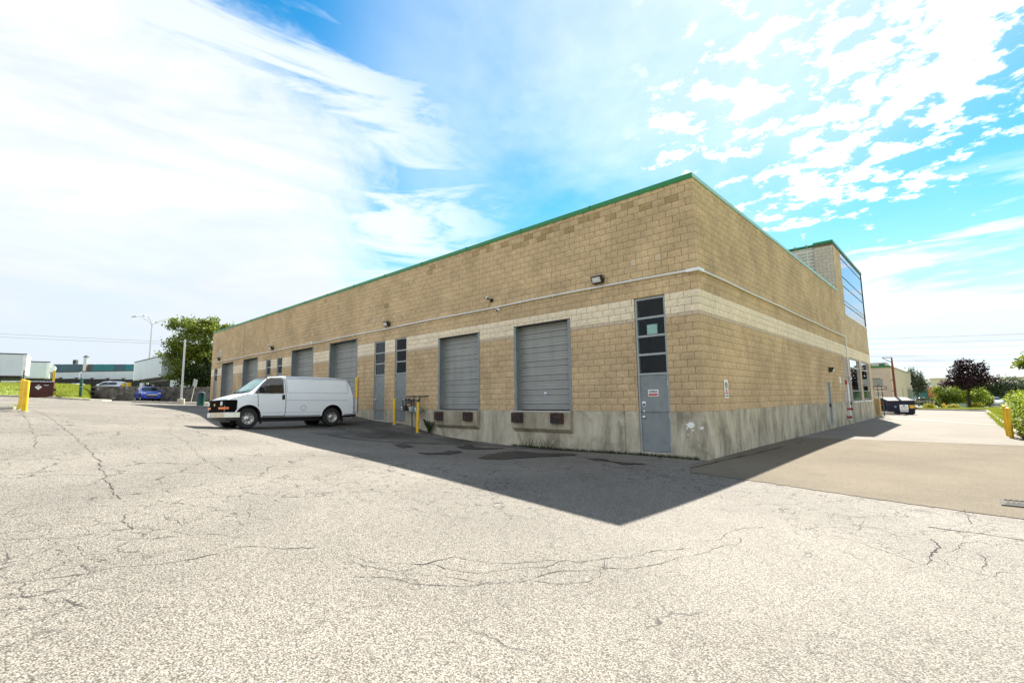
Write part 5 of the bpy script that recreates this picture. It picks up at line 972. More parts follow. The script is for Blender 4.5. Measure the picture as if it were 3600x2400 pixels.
s = thing('dumpster_label', 'small white strip label at the top right of the red dumpster', 'label', rdp.location+Matrix.Rotation(radians(RA), 3, 'Z') @ Vector((.52, -.648, 1.02)), radians(RA)); MB().box(-.18, -.004, -.05, .18, 0, .05).build('plate', MATS['dumpster_red'], s); MB().box(-.15, -.006, -.018, .15, -.004, .018).build('print', MATS['sign_white'], s)
# posts by the bank
gp = thing('guard_pipe', 'dark green steel pipe leaning at the foot of the bank', 'pipe', (-50.9, -7.75, gz(-50.9, -7.75)), 0, rot=(.02, .14, 0)); pmat('pipe_green', (.01, .07, .05), .5); MB().lathe([(0, -.3), (.11, -.3), (.11, 1.86), (.10, 1.88), (0, 1.88)], n=14).build('pipe', MATS['pipe_green'], gp, smooth=True); MB().lathe([(.112, 1.1), (.118, 1.1), (.118, 1.13), (.112, 1.13)], n=14, caps=False).build('band', MATS['galvanised'], gp)
yp = thing('sign_post', 'yellow post carrying a small sign plate behind the red dumpster', 'post', (-63.6, -8.75, 2.0), 0, rot=(0, .06, 0)); MB().box(-.09, -.09, -.5, .09, .09, 2.05).build('post', MATS['yellow_paint'], yp, bevel=.01); MB().box(-.10, -.30, 1.2, -.08, .08, 1.85).build('plate', MATS['pale_grey_paint'], yp)
gp = thing('grey_post', 'thin dark grey post standing before the middle trailer', 'post', (-75.5, -10.6, 2.6)); MB().box(-.05, -.05, -.3, .05, .05, 2.0).build('shaft', MATS['meter_dark'], gp)
gp = thing('fence_stake', 'thin pale green stake at the left edge in front of the small tree', 'stake', (-48.9, -13.2, gz(-48.9, -13.2))); MB().box(-.03, -.03, 0, .03, .03, 2.2).build('shaft', MATS['pale_green_cap'], gp)
# trailers on the upper lot
pmat('trailer_white', (.62, .68, .72), .4, var=.05, vs=.6, streak=(1.2, .2, (.5, .52, .5))); pmat('trailer_post', (.82, .82, .80), .4, col2=(.5, .3, .2), cs=2.5, cthr=(.68, .8))
def trailer(label, loc, yaw, L, zb, zt, nose=False, wheels=True):
    t = thing('trailer', label, 'trailer', loc, yaw, 'white box trailers on the upper lot'); h = zt-zb; W2 = 1.28
    MB().box(-L, -W2, zb, 0, W2, zt).build('box', MATS['trailer_white'], t, bevel=.05, seg=2)
    for y in (-W2, W2): MB().box(-.32, y-.02, zb, .02, y+.02, zt).build('corner_post', MATS['trailer_post'], t, bevel=.01); MB().box(-L, y-.03, zt-.10, .03, y+.03, zt+.03).build('top_rail', MATS['meter_dark'], t); MB().box(-L, y-.03, zb-.06, .03, y+.03, zb+.08).build('side_rail', MATS['galvanised'], t)
    for k in range(int(L/1.2)): MB().box(-L+k*1.2, -W2-.008, zb+.1, -L+k*1.2+.03, -W2, zt-.1).build('side_seam', MATS['galvanised'], t)
    MB().box(-L+.2, -.5, zb-.35, -.5, .5, zb-.02).build('frame', MATS['black_metal'], t)
    if nose: 
        mb = MB(); k = 10; pr = [(.62*sin(pi*i/k), zb+h*(.30+.68*i/k)) for i in range(k+1)]; mb.prism([(a, -1.1, z) for a, z in pr], (0, 2.2, 0)); mb.build('wind_fairing', MATS['white_metal'], t, smooth=True)
    if wheels:
        for u in (-L+1.5, -L+2.8):
            for s_ in (1, -1): wheel(t, (u, s_*1.05, .5), .5, .3, s_)
    for s_ in (1, -1): MB().box(-2.6, s_*.9, 0, -2.45, s_*1.05, zb).build('landing_leg', MATS['black_metal'], t)
    return t
va = atan2(.68, .73)
trailer('white trailer at the left edge, tallest of the left group', (-82.3, -10.1, 2.3), radians(80), 13, 1.95, 4.65); trailer('white trailer with a rounded nose fairing, left of the chimney building', (-91.3, -7.5, 2.3), radians(84), 10, 2.05, 4.35, True); trailer('white trailer partly hidden by the big leafy tree', (-81.5, 1.9, 1.9), radians(2)+pi, 14, 1.95, 4.55)
trailer('low white trailer behind the black fence, left of the roof step', (-107.5, -1.8, 2.2), va, 12, 2.5, 4.05, False, False); trailer('long white trailer behind the black fence, right of the roof step', (-98.5, 6.6, 2.0), va, 12.2, 2.3, 4.3, False, False)
fe = thing('black_fence', 'low black fence with capped posts in front of the white trailers', 'fence', (-108, -8.9, 2.2), va)
pmat('fence_black', (.012, .011, .012), .7, var=.3)
for k in range(9):
    h = 2.8-.07*k; MB().box(k*2.6+.06, -.03, 0, k*2.6+2.54, .03, h).build('panel', MATS['fence_black'], fe); MB().box(k*2.6-.08, -.08, 0, k*2.6+.08, .08, h+.12).build('post', MATS['fence_black'], fe); MB().box(k*2.6-.3, -.12, h+.12, k*2.6+.3, .12, h+.22).build('post_cap', MATS['fence_black'], fe)
# far industrial hall with teal fascia
pmat('fascia_teal', (.008, .16, .21), .4, var=.25, vs=.12); pmat('fascia_slate', (.035, .08, .13), .4, var=.25, vs=.12); pmat('hall_wall', (.55, .60, .62), .7, var=.06); pmat('fascia_brown', (.10, .07, .07), .5, var=.2)
hl = thing('industrial_hall', 'far flat hall with teal fascia and a tall vent stack', 'building', (-146.8, -4.6, 2.8), atan2(15, 16))
MB().box(-25, .3, 0, 40, 22, 5.3).build('wall', MATS['hall_wall'], hl); MB().box(-25, .15, 3.6, 8.5, .29, 5.3).build('window_band', MATS['sign_black'], hl)
for k in range(9): MB().box(.6+k*.95, .10, 3.75, .72+k*.95, .149, 4.9).build('window_bar', MATS['galvanised'], hl)
for k in range(26): MB().box(-25+k*2.5+.02, -.1, 5.3-.045*k, -25+(k+1)*2.5-.02, .2, 7.35-.035*k).build('fascia_panel', MATS[['fascia_teal', 'fascia_teal', 'fascia_slate', 'fascia_teal', 'fascia_teal', 'fascia_teal', 'fascia_brown'][k % 7] if k > 12 else 'fascia_slate'], hl)
MB().box(-25, -.16, 7.32, 40, .3, 7.42).build('roof_edge', MATS['white_metal'], hl, rot=(0, 0, 0)) if False else None
MB().box(8.3, -.6, 2.6, 9.0, -.12, 8.5).build('vent_stack', MATS['galvanised'], hl); MB().lathe([(.6, 8.5), (.55, 8.6), (0, 8.95)], c=(8.65, -.36, 0), n=8).build('stack_cap', MATS['black_metal'], hl); MB().box(5.0, .4, 7.0, 5.7, 1.0, 8.0).build('roof_vent', MATS['meter_dark'], hl)
pmat('unit_maroon', (.07, .012, .03), .5); ru = MB().box(20.3, 1.5, 6.2, 23.0, 4, 8.0).build('roof_unit', MATS['unit_maroon'], hl, bevel=.05); 
for k in range(3): MB().box(20.6+k*.8, 1.46, 6.5, 21.1+k*.8, 1.5, 7.8).build('louvre', MATS['sign_black'], ru)
MB().box(18.6, 1.5, 6.2, 20.2, 4, 7.5).build('roof_unit', MATS['fascia_teal'], hl, bevel=.05)
# street lamp with four arms
lp = thing('street_lamp', 'tall four-armed street lamp behind the trailers', 'street lamp', (-87.0, 3.3, 3.2))
MB().lathe([(0, 0), (.17, 0), (.09, 9.7), (0, 9.75)], n=12).build('pole', MATS['galvanised'], lp, smooth=True)
for a, ln, up_ in ((223, 2.6, 1.35), (43, 2.8, .85), (150, 1.3, .65), (320, 1.6, 1.1)):
    dx, dy = cos(radians(a)), sin(radians(a)); pth = [(0, 0, 9.6), (dx*ln*.35, dy*ln*.35, 9.6+up_*.55), (dx*ln*.7, dy*ln*.7, 9.6+up_*.95), (dx*ln, dy*ln, 9.6+up_)]
    ar = MB().tube(pth, [.055, .045, .04, .035], 8).build('arm', MATS['galvanised'], lp, smooth=True)
    q = Vector(pth[-1]); hd = MB().box(-.38, -.14, -.07, .38, .14, .07).build('lamp_head', MATS['pale_grey_paint'], ar, bevel=.04, loc=q+Vector((dx*.3, dy*.3, -.02)), rot=(0, .1, radians(a))); MB().box(-.25, -.1, -.11, .25, .1, -.07).build('lens', MATS['lens'], hd)
make_car('parked_car', 'white SUV parked above the retaining wall', (-80.6, -2.2, 1.95), va+pi, (.62, .68, .72), 'suv', 'cars on the upper lot'); make_car('parked_car', 'white hatchback behind the white SUV on the upper lot', (-86.0, -5.2, 2.05), va+pi, (.55, .6, .65), 'sedan', 'cars on the upper lot'); make_car('parked_car', 'dark car with pale roof lines behind the yellow barrels', (-78.4, 1.4, 1.75), va+pi, (.05, .055, .06), 'sedan', 'cars on the upper lot')
for k, (x, y, l) in enumerate(((-71.0, -1.9, 'left yellow barrel above the retaining wall'), (-70.5, -1.45, 'right yellow barrel above the retaining wall'))):
    b = thing('yellow_barrel', l, 'barrel', (x, y, 2.15), 0, 'yellow barrels on the upper lot'); MB().lathe([(0, 0), (.2, 0), (.21, .05), (.2, 1.0), (0, 1.01)], n=14).build('drum', MATS['yellow_paint'], b, smooth=True); MB().lathe([(.215, .4), (.22, .42), (.215, .45)], n=14, caps=False).build('hoop', MATS['yellow_paint'], b)
bx = thing('cable_box', 'small white utility box beside the yellow barrels', 'box', (-69.2, -.4, 2.0), va); MB().box(-.2, -.15, 0, .2, .15, 1.05).build('cabinet', MATS['white_metal'], bx, bevel=.02); MB().box(-.16, -.158, .1, .16, -.15, .5).build('door', MATS['pale_grey_paint'], bx)
# trees on the left
tree('leafy_tree', 'big leafy tree above the retaining wall at the far end of the warehouse', (-64.9, 4.1, 2.3), 2.2, .22, [(0, 0, 3.0, 3.0, 3.0, 2.6), (.6, .6, 6.2, 2.6, 2.6, 2.2), (-1.7, -1.7, 4.5, 1.8, 1.8, 1.4), (-1.2, -1.0, 7.6, 1.5, 1.5, 1.2), (1.6, 1.5, 7.8, 1.5, 1.5, .9), (0, 0, 1.6, 2.4, 2.6, 1.5), (1.5, 1.4, 3.6, 2.0, 2.0, 2.0), (-.5, -.4, 5.4, 2.2, 2.2, 1.7), (.3, .3, 7.2, 1.9, 1.9, 1.3)], 330, 40, .30, (.34, .34, .22), 'leaf_green', limbs=14)
tree('dark_shrub', 'dense dark shrub under the big leafy tree', (-62.6, 5.6, 2.2), 1.0, .12, [(0, 0, 1.8, 2.4, 2.4, 2.0), (-1.5, -1.5, 1.4, 1.8, 1.8, 1.5)], 160, 44, .28, (.34, .34, .28), 'leaf_dark', cat='shrub')
tree('small_tree', 'pale green small tree cut by the left edge of the picture', (-53.2, -14.6, 1.25), .9, .07, [(0, 0, 2.1, 1.1, 1.1, 1.1), (.4, .5, 1.3, .9, .9, .7), (.0, .2, 3.0, .6, .6, .5)], 120, 30, .17, (.20, .20, .14), 'leaf_bright', limbs=6)
for (x, y) in ((-21.9, -12.35),):
    w = thing('weed', 'small green weed growing beside the left bollards', 'weed', (x, y, gz(x, y))); place('leaves', grass_mesh('leaves', rng.normal(0, .06, (40, 3))*np.array([1, 1, 0]), .20, .03, MATS['leaf_bright'], .6), w)
def wire(p0, p1, sag, label, r=.02):
    a, b = Vector(p0), Vector(p1); k = 24
    o = MB().tube([a.lerp(b, i/k)-Vector((0, 0, sag*4*(i/k)*(1-i/k))) for i in range(k+1)], r, 5).build('overhead_wire', MATS['meter_dark']); tag(o, label, 'wire', 'overhead wires')
wire((-150, -36, 16.3), (-84, 26, 10.6), .3, 'upper of two overhead wires on the left', .018); wire((-150, -36, 15.6), (-84, 26, 10.4), .4, 'lower of two overhead wires on the left', .018)
# ------------------------------------------------------------------ right background
def brick_mat(name, col, mort):
    m = bpy.data.materials.new(name); m.use_nodes = True; t = m.node_tree; b = t.nodes['Principled BSDF']; k = NG(t); MATS[name] = m
    x, y, z = k.sep(k.n('ShaderNodeNewGeometry').outputs['Position']); br = k.n('ShaderNodeTexBrick'); k.link(k.comb(k.m('SUBTRACT', x, y), z, 0), br.inputs['Vector'])
    br.inputs['Scale'].default_value = 1.0; br.inputs['Brick Width'].default_value = .41; br.inputs['Row Height'].default_value = .205; br.inputs['Mortar Size'].default_value = .008
    br.inputs['Color1'].default_value = (*col, 1); br.inputs['Color2'].default_value = (*[q*.9 for q in col], 1); br.inputs['Mortar'].default_value = (*mort, 1); k.link(br.outputs[0], b.inputs['Base Color']); b.inputs['Roughness'].default_value = .9
brick_mat('far_block', (.62, .53, .41), (.34, .28, .2)); brick_mat('far_block_band', (.40, .33, .24), (.25, .2, .15))
b2 = thing('block_building', 'second tan block building beyond the blue dumpster', 'building', (-.5, 51.5, -1.45))
MB().box(-14, 0, -.5, 0, 26, 4.68).build('wall', MATS['far_block'], b2); MB().box(-14, -.012, 2.3, -.4, 0, 2.72).build('painted_band', MATS['far_block_band'], b2); MB().box(-14.1, -.1, 4.68, .06, .12, 4.86).build('roof_cap', MATS['green_cap'], b2); MB().box(-.10, .12, 4.68, .06, 26.1, 4.82).build('roof_cap', MATS['kerb_concrete'], b2)
ru = MB().box(-2.6, 2.5, 4.7, -.5, 5.2, 5.35).build('roof_unit', MATS['pale_grey_paint'], b2, bevel=.03)
for x in (-2.35, -1.15): MB().box(x, 2.47, 4.9, x+.5, 2.5, 5.2).build('louvre', MATS['pipe_green'], ru)
MB().tube([(-2.75, 2.4, 4.7), (-2.75, 2.4, 5.3), (-2.68, 2.35, 5.42)], .05, 8).build('vent_pipe', MATS['black_metal'], b2)
d_ = MB().box(-.02, 11.0, .4, .02, 12.0, 2.6).build('door', MATS['far_block_band'], b2); MB().box(.02, 11.1, 1.4, .05, 11.2, 1.5).build('handle', MATS['black_metal'], d_)
for k in range(5): w_ = MB().box(-.02, 18.2+k*1.5, 1.2, .015, 18.9+k*1.5, 2.75).build('window', MATS['glass_dark'], b2); MB().box(.015, 18.15+k*1.5, 1.1, .05, 18.95+k*1.5, 1.2).build('sill', MATS['kerb_concrete'], w_)
wl = MB().box(0, 24.3, 3.1, .25, 24.7, 3.4).build('wall_lamp', MATS['black_metal'], b2)
# end of the warehouse: pillar, hanging panel, green rails, striped board, concrete block
q = thing('corner_pillar', 'tan concrete pillar standing at the end of the warehouse wall', 'pillar', (.17, 32.75, gz(.17, 32.75))); pmat('pillar_tan', (.42, .31, .15), .9, var=.2, vs=3, streak=(3, .5, (.2, .15, .09))); MB().box(-.16, -.3, 0, .16, .3, 1.42).build('shaft', MATS['pillar_tan'], q, bevel=.02); MB().box(-.24, -.38, 0, .24, .38, .18).build('plinth', MATS['kerb_concrete'], q)
q = thing('hanging_panel', 'grey panel between two black bars projecting past the warehouse end', 'sign', (-.02, 32.55, .95)); MB().box(.05, -.02, .08, .66, .02, .60).build('panel', MATS['pale_grey_paint'], q); MB().box(0, -.03, .60, .52, .03, .64).build('bar', MATS['black_metal'], q); MB().box(0, -.03, .03, .58, .03, .07).build('bar', MATS['black_metal'], q); MB().box(.25, -.03, .26, .40, -.021, .30).build('mark', MATS['black_metal'], q, rot=(0, .3, 0))
q = thing('green_rack', 'green pipe rack with pale rungs behind the warehouse end', 'rack', (.15, 35.0, gz(.15, 35)))
for x in (-.12, .14): MB().cyl((x, 0, 0), (x, 0, 2.6), .035, n=8).build('upright', MATS['pipe_green'], q)
for z in (1.5, 1.95, 2.2): MB().box(-.3, -.03, z, .3, .03, z+.05).build('rung', MATS['white_metal'], q)
q = thing('striped_board', 'orange and black striped warning board left of the blue dumpster', 'barrier', (-.32, 40.6, gz(-.3, 40.6)), .75); pmat('orange_paint', (.75, .20, .015), .5, var=.1)
MB().box(-.32, -.02, .30, .26, .02, 1.22).build('board', MATS['sign_black'], q)
for k in range(4): MB().box(-.32, -.026, .36+k*.22, .26, -.02, .46+k*.22).build('stripe', MATS['orange_paint'], q)
for x in (-.28, .22): MB().box(x-.03, -.03, 0, x+.03, .03, .3).build('leg', MATS['black_metal'], q)
q = thing('concrete_block', 'low pale concrete block lying before the blue dumpster', 'block', (-.1, 39.3, gz(-.1, 39.3)), .42); MB().box(-.6, -.22, 0, .6, .22, .27).build('block', MATS['kerb_concrete'], q, bevel=.03)
bz = gz(.7, 40.4); bdp = dumpster('dark blue steel dumpster with white and yellow labels', (.68, 40.75, bz), radians(25), 1.9, 1.5, 1.15, 1.42, 'dumpster_blue', 6)
RB = Matrix.Rotation(radians(25), 3, 'Z')
def dlabel(x, z, w, h, m, label, lines=0, lm='sign_black'):
    s = thing('dumpster_label', label, 'label', bdp.location+RB @ Vector((x, -.787, z)), radians(25)); MB().box(-w/2, -.004, -h/2, w/2, 0, h/2).build('plate', MATS[m], s)
    for k in range(lines): MB().box(-w*.36, -.006, h*(.12-.16*k)-.012, w*.36, -.004, h*(.12-.16*k)+.012).build('print_line', MATS[lm], s)
    return s
s = dlabel(.16, .62, .62, .46, 'sign_white', 'large white label on the blue dumpster', 3, 'pale_grey_paint'); MB().prism([(-.09, -.006, .14), (0, -.006, .08), (.09, -.006, .14), (0, -.006, .20)], (0, -.002, 0)).build('logo', MATS['sign_black'], s)
dlabel(.16, .30, .58, .11, 'sign_white', 'narrow white strip below the large label on the blue dumpster', 1, 'pale_grey_paint'); dlabel(.72, .68, .32, .26, 'sign_yellow', 'yellow and orange warning label on the blue dumpster', 2, 'orange_paint'); dlabel(-.45, .68, .15, .13, 'sign_blue', 'small blue sticker on the blue dumpster')
q = thing('rust_pole', 'leaning rust brown pole with triangular arm and yellow foot', 'pole', (.52, 42.0, gz(.5, 42.0)), 0, rot=(0, 0, 0))
MB().tube([(0, 0, 1.3), (0, 0, 4.2), (0, 0, 5.05)], [.10, .09, .05], 10).build('shaft', MATS['rust'], q, smooth=True); MB().cyl((0, 0, 0), (0, 0, 1.32), .115, n=12).build('foot', MATS['yellow_paint'], q, smooth=True)
MB().tube([(0, 0, 5.03), (-.62, -.45, 5.03)], .03, 6).build('arm', MATS['black_metal'], q); MB().tube([(0, 0, 4.55), (-.62, -.45, 5.0)], .025, 6).build('brace', MATS['black_metal'], q)
for z in (2.0, 3.0, 4.1): MB().box(-.25, -.02, z, 0, .02, z+.05).build('step', MATS['black_metal'], q)
# street end: verge, road, box, hydrant, rail
vg = np.array([[(x, y) for x in np.linspace(-6, 30, 30)] for y in (57.5, 60, 64, 68, 72, 76, 80)]); vg2 = vg.copy()
mz = lambda x, y: -1.33-.02*(y-57.5)
vz = np.array([[mz(x, max(y, 57.5)) for x, y in r] for r in vg]); vy = np.array([[max(y, 56.2+max(0, (5.0-x))*1.0) if y < 63 else y for x, y in r] for r in vg])
tag(place('verge', grid_mesh('verge', vg[..., 0], vy, vz+.06, MATS['turf'])), 'grass verge at the end of the lane', kind='structure')
pts = [(x, y, mz(x, y)+.06) for x, y in zip(rng.uniform(-1, 11, 6000), rng.uniform(63, 79, 6000))]
tag(place('verge_grass', grass_mesh('verge_grass', pts, .16, .06, MATS['grass'])), 'grass on the verge round the purple maple', 'grass', kind='stuff')
pmat('road_grey', (.36, .34, .31), .9, var=.1); tag(MB().quad((-60, 84, -1.72), (7.0, 84, -1.72), (7.0, 100, -1.78), (-60, 100, -1.78)).quad((6.9, 80, -1.71), (18, 80, -1.71), (15, 200, -1.77), (9.5, 200, -1.77)).build('road', MATS['road_grey'], fix=False), 'pale street beyond the verge', kind='structure')
q = thing('utility_box', 'pale green utility box on the verge left of the maple', 'utility box', (4.55, 69.2, mz(4.5, 69.2)+.04), .75); pmat('box_green', (.30, .42, .33), .5); MB().box(-.38, -.3, 0, .38, .3, .60).build('cabinet', MATS['box_green'], q, bevel=.02); MB().box(-.40, -.32, .60, .40, .32, .64).build('lid', MATS['box_green'], q); MB().box(-.03, -.306, .25, .03, -.3, .32).build('lock', MATS['black_metal'], q)
q = thing('fire_hydrant', 'yellow fire hydrant on the verge', 'hydrant', (3.0, 67.9, mz(3, 67.9)+.04)); MB().lathe([(0, 0), (.17, 0), (.17, .06), (.12, .08), (.12, .42), (.16, .45), (.13, .55), (.05, .64), (0, .66)], n=14).build('barrel', MATS['yellow_paint'], q, smooth=True); MB().cyl((-.22, 0, .36), (.22, 0, .36), .06, n=10).build('outlet', MATS['yellow_paint'], q)
q = thing('steel_rail', 'low grey barrier rail beyond the second building', 'rail', (-1.2, 82, -1.6), 0); MB().tube([(0, 0, .75), (3.2, 1.2, .75)], .06, 8).build('rail', MATS['meter_dark'], q)
for f in (.05, .55, .98): MB().cyl((3.2*f, 1.2*f, 0), (3.2*f, 1.2*f, .95), .07, n=8).build('post', MATS['meter_dark'], q)
# far buildings
pmat('teal_wall', (.03, .16, .17), .6, var=.08); pmat('orange_brick', (.42, .15, .065), .8, var=.12); pmat('beige_wall', (.60, .54, .40), .8, var=.05, vs=.2); pmat('beige_band', (.66, .62, .50), .8)
tb = thing('teal_building', 'low teal office with an orange brick bay and white door', 'building', (-4.6, 115.4, -2.0), atan2(2.1, 2.2))
MB().box(-3, 0, 0, 5.4, 10, 3.2).build('wall', MATS['teal_wall'], tb); MB().box(5.4, -.25, 0, 7.3, 10, 3.6).build('brick_bay', MATS['orange_brick'], tb); MB().box(7.3, 0, 0, 14, 10, 3.35).build('wall', MATS['teal_wall'], tb)
for x in (2.35, 4.1): MB().lathe([(.9, 0), (.7, .25), (0, .42)], c=(x, 1.5, 3.2), n=10).build('roof_cover', MATS['white_metal'], tb, smooth=True)
w_ = MB().box(2.2, -.05, 1.0, 3.3, .0, 1.55).build('window', MATS['glass_dark'], tb); MB().box(2.1, -.06, 1.55, 3.4, 0, 1.65).build('trim', MATS['pale_grey_paint'], w_)
d_ = MB().box(4.2, -.05, .2, 4.9, 0, 1.25).build('door', MATS['white_metal'], tb); MB().box(4.25, -.06, 1.25, 4.85, 0, 1.65).build('fanlight', MATS['glass_dark'], d_)
bw = thing('beige_warehouse', 'very long beige warehouse on the skyline behind the maple', 'building', (-2.2, 172.2, -2.5), atan2(18.5, 20)); MB().box(0, 0, 0, 62, 30, 7.1).build('wall', MATS['beige_wall'], bw); MB().box(-.8, -.2, 0, 0, 1, 7.0).build('white_corner', MATS['white_metal'], bw); MB().box(0, -.06, 4.6, 62, 0, 4.9).build('band', MATS['beige_band'], bw); MB().box(0, -.3, 7.1, 62, .3, 7.35).build('roof_edge', MATS['beige_band'], bw)
MB().cyl((19.3, -.6, 4.9), (19.3, -.6, 8.0), .42, n=12).build('vent_stack', MATS['galvanised'], bw, smooth=True); MB().lathe([(.5, 8.0), (.5, 8.2), (0, 8.3)], c=(19.3, -.6, 0), n=12).build('stack_cap', MATS['sign_blue'], bw)
q = thing('flood_light', 'dark flood light on a post in front of the beige warehouse', 'lamp', (12.1, 176, -2)); MB().cyl((0, 0, 0), (0, 0, 6.4), .14, n=8).build('post', MATS['meter_dark'], q); MB().box(-.9, -.2, 6.3, .3, .2, 6.6).build('head', MATS['meter_dark'], q)
q = thing('road_sign', 'small dark sign on a thin post at the right edge', 'sign', (13.4, 122, -1.8)); MB().cyl((0, 0, 0), (0, 0, 4.4), .05, n=8).build('post', MATS['galvanised'], q); MB().box(-.45, -.03, 3.7, .45, .03, 4.5).build('panel', MATS['black_metal'], q)
# parked cars on the street
for k, (x, y, cl, l) in enumerate(((8.2, 91.5, (.50, .54, .60), 'silver car nearest in the row on the street'), (7.9, 97.5, (.58, .62, .66), 'second pale car in the row on the street'), (7.7, 104, (.66, .68, .70), 'third pale car in the row on the street'), (8.9, 112, (.70, .72, .72), 'white car farthest in the row on the street'))):
    make_car('parked_car', l, (x, y, -1.72), radians(-86), cl, 'sedan', 'cars parked in a row on the street')
make_car('parked_car', 'white car in front of the teal office', (-1.6, 108, -1.75), radians(-150), (.7, .72, .74), 'sedan')
# trees and bushes
tree('purple_maple', 'dark purple maple on the verge at the end of the lane', (5.35, 72.6, -1.6), 2.6, .17, [(.1, 0, 4.1, 2.0, 2.0, 1.55), (-1.1, -1.2, 3.2, 1.3, 1.3, .75), (1.2, 1.1, 3.6, 1.4, 1.4, .9), (.3, .1, 5.4, 1.2, 1.2, .8), (-.4, -.3, 3.2, 1.8, 1.8, .7)], 215, 30, .25, (.24, .24, .15), 'leaf_maple', 'dark_bark', limbs=12)
tree('poplar_tree', 'thin grey green tree behind the second building', (-1.1, 98, -1.8), 2.5, .14, [(0, 0, 4.4, .9, .9, 2.3), (-.9, -.9, 4.6, .6, .6, 1.6), (.8, .8, 3.6, .7, .7, 1.5)], 130, 26, .26, (.26, .26, .3), 'leaf_grey', limbs=8)
for k, (x, y, s_, l, mt) in enumerate(((2.6, 81.6, .95, 'round bright green tree left of the utility box', 'leaf_green'), (4.3, 83.0, 1.05, 'bright green tree directly behind the maple trunk', 'leaf_bright'), (6.0, 84.6, 1.0, 'bright green tree right of the maple trunk', 'leaf_bright'), (6.9, 88.6, .7, 'small green tree beside the row of street cars', 'leaf_green'))):
    tree('street_tree', l, (x, y, -1.75), 1.0*s_, .07, [(0, 0, 2.0*s_, 1.25*s_, 1.25*s_, 1.25*s_), (.5, .4, 1.2*s_, 1.0*s_, 1.0*s_, .8*s_)], 110, 26, .22, (.2, .2, .16), mt, group='bright trees behind the verge')
for k, (x, y, s_, l) in enumerate(((8.6, 113.5, 1.15, 'dark bushy conifer above the row of street cars'), (10.8, 116, 1.35, 'taller dark bushy conifer right of the street cars'), (12.8, 118, 1.05, 'dark bushy conifer nearest the right edge'))):
    tree('bushy_conifer', l, (x, y, -1.9), .8, .14, [(0, 0, 1.9*s_, 1.7*s_, 1.7*s_, 1.5*s_), (-.8, -.7, 2.6*s_, .9*s_, .9*s_, .9*s_), (.7, .7, 3.0*s_, .8*s_, .8*s_, .8*s_)], 130, 30, .26, (.32, .32, .3), 'leaf_dark' if k != 1 else 'leaf_grey', group='dark conifers by the street')
for k, (x, y, l, mt, s_) in enumerate(((.2, 100, 'dark hedge bush beside the steel rail', 'leaf_dark', .9), (2.2, 86, 'low dark bush under the left street tree', 'leaf_dark', .6), (1.6, 66.5, 'yellow flowering bush beside the hydrant', 'leaf_yellow', .32), (3.9, 66.8, 'low yellow and green bush right of the hydrant', 'leaf_yellow', .28), (6.1, 81.5, 'yellow leaved bush right of the maple trunk', 'leaf_yellow', .4), (5.0, 86, 'low green bush behind the utility box', 'leaf_green', .6), (-1.0, 104, 'dark bush in front of the teal office', 'leaf_dark', .8))):
    tree('bush', l, (x, y, -1.6 if y < 75 else -1.8), .3*s_, .03, [(0, 0, .9*s_, 1.3*s_, 1.3*s_, .9*s_)], 60, 26, .16, (.16, .16, .12), mt, limbs=3, cat='bush', group='bushes at the end of the lane')
# right verge close by: grass strip, overgrown shrub, overhanging tree
ry = np.linspace(-2, 57, 90); rx = np.array([6.58, 7.0, 7.8, 9, 12, 20]); rxx, ryy = np.meshgrid(rx, ry); rzz = np.array([[gz(6.4, y)+.13+.10*(x-6.58)*(1 if x < 9 else .6) for x in rx] for y in ry])
tag(place('right_verge', grid_mesh('right_verge', rxx, ryy, rzz, MATS['turf'])), 'overgrown grass verge along the right of the lane', kind='structure')
pts = [(x, y, gz(6.4, y)+.13+.1*(x-6.58)) for x, y in zip(6.6+np.abs(rng.normal(0, .8, 26000)), rng.uniform(8, 56, 26000))]+[(x, y, gz(6.4, y)+.01) for x, y in zip(rng.normal(6.4, .06, 700), rng.uniform(17, 44, 700))]
tag(place('verge_weeds', grass_mesh('verge_weeds', pts, .24, .05, MATS['grass'], .6)), 'long grass and weeds along the right kerb', 'grass', kind='stuff')
tree('overgrown_shrub', 'overgrown pale green shrub behind the right bollards', (7.45, 17.6, -1.15), .3, .04, [(0, 0, .8, .75, 1.5, .65), (-.3, 2.5, .9, .7, 2.0, .7), (.2, -1.8, .45, .6, 1.2, .45), (.3, 5.5, .9, .9, 2.5, .8)], 330, 44, .095, (.14, .2, .12), 'leaf_bright', limbs=10, cat='shrub', inner=.3)
tree('leafy_weed', 'green leafy weed round the foot of the right bollards', (6.62, 12.75, -1.25), .12, .012, [(0, 0, .30, .28, .45, .26), (.25, -.5, .2, .25, .35, .2), (-.05, .8, .45, .22, .5, .3)], 60, 30, .085, (.07, .09, .06), 'leaf_green', limbs=4, cat='weed', inner=.2); tree('flower_weed', 'white flowered weed beside the right bollards', (6.72, 14.2, -1.2), .15, .012, [(0, 0, .38, .2, .6, .25)], 30, 26, .06, (.06, .1, .06), 'leaf_white', limbs=3, cat='weed', inner=.2)
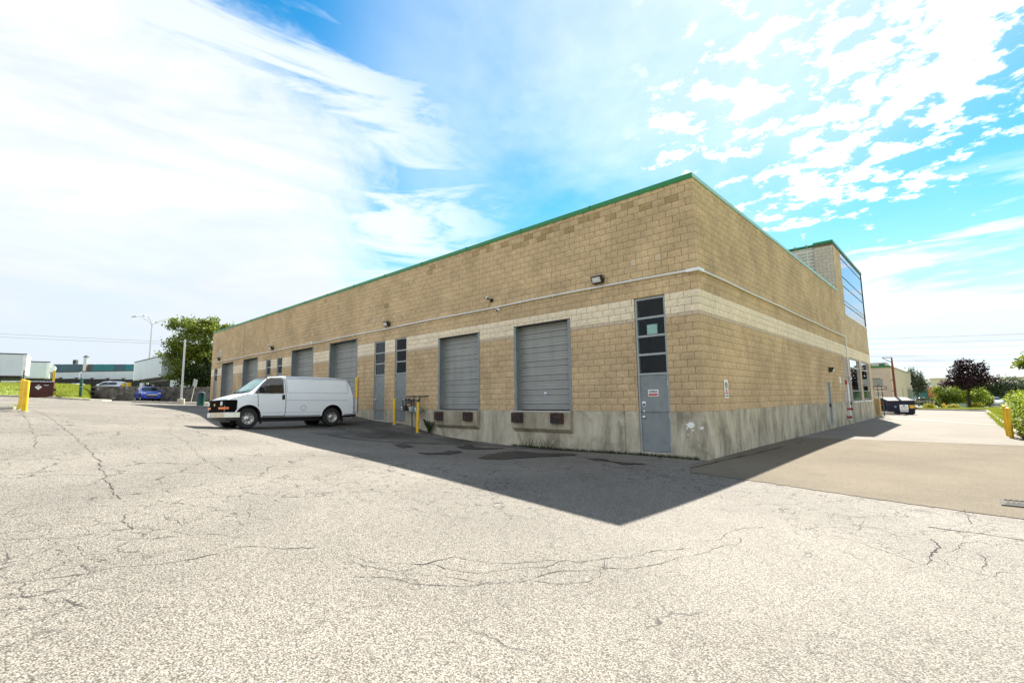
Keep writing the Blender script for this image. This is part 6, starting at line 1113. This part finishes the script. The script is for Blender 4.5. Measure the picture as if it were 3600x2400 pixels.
tree('verge_tree', 'tree reaching in from the right edge with hanging leafy branches, big unseen crown added', (9.2, 19.5, -1.1), 2.0, .12, [(-1.6, -.8, 3.05, .30, .5, .12), (-1.85, -1.0, 2.75, .30, .4, .06), (-1.6, -.6, 2.1, .28, .5, .07), (-1.45, -.5, 2.5, .2, .3, .2), (1.9, 0, 4.4, 2.4, 3.0, 2.4), (2.2, 5, 4.0, 2.2, 3.0, 2.2), (2.2, -6, 4.0, 2.2, 3.2, 2.4), (2.0, -12, 3.4, 2.0, 3.0, 2.2)], 420, 26, .2, (.12, .12, .1), 'leaf_green', limbs=9)  # large crown lobes out of view, added to darken the east wall
for i, (za, zb) in enumerate(((12.0, 12.64), (10.96, 11.38), (9.9, 10.2), (8.39, 8.44), (7.38, 7.35), (6.4, 6.4), (6.1, 6.1))):
    sl2 = (zb-za)/23.5; wire((-32, 88.2, za-sl2*23.5), (39, 154, za+sl2*47.5), .3, ['topmost', 'second', 'third', 'fourth', 'fifth', 'sixth', 'lowest'][i]+' of the overhead wires across the right sky', .02)
# weeds along the dock wall
def weeds(xs, y, n, h, mat, label):
    pts = []
    for _ in range(n):
        x = rng.uniform(*xs); yy = y-abs(rng.normal(0, .06)); pts.append((x, yy, gz(x, yy)))
    tag(place('wall_weeds', grass_mesh('wall_weeds', pts, h, .02, MATS[mat], .5)), label, 'weeds', kind='stuff')
weeds((-7.0, -.2), -.03, 1500, .09, 'leaf_dark', 'dark weeds and moss along the foot of the dock wall'); weeds((-6.5, -5.0), -.03, 70, .4, 'leaf_grey', 'dry weeds below the near dock door')
w = thing('tall_weed', 'tall dark fern-like weed behind the slim bollard by the gas meters', 'weed', (-11.75, -.12, gz(-11.75, -.15)))
for k in range(9):
    a = rng.uniform(0, 2*pi); ln = rng.uniform(.25, .5); d2 = Vector((cos(a)*.5, -abs(sin(a))*.3, 1)).normalized(); mb = MB(); st_ = [Vector((0, 0, 0))+d2*ln*1.5*t_+Vector((cos(a)*.15*t_*t_, 0, 0)) for t_ in np.linspace(0, 1, 9)]
    for i in range(8):
        for s_ in (-1, 1): q = st_[i]; mb.add([q, q+Vector((s_*.10, -.02, .03)), st_[i+1]], [(0, 1, 2)])
    mb.build('frond', MATS['leaf_dark'], w, fix=False)
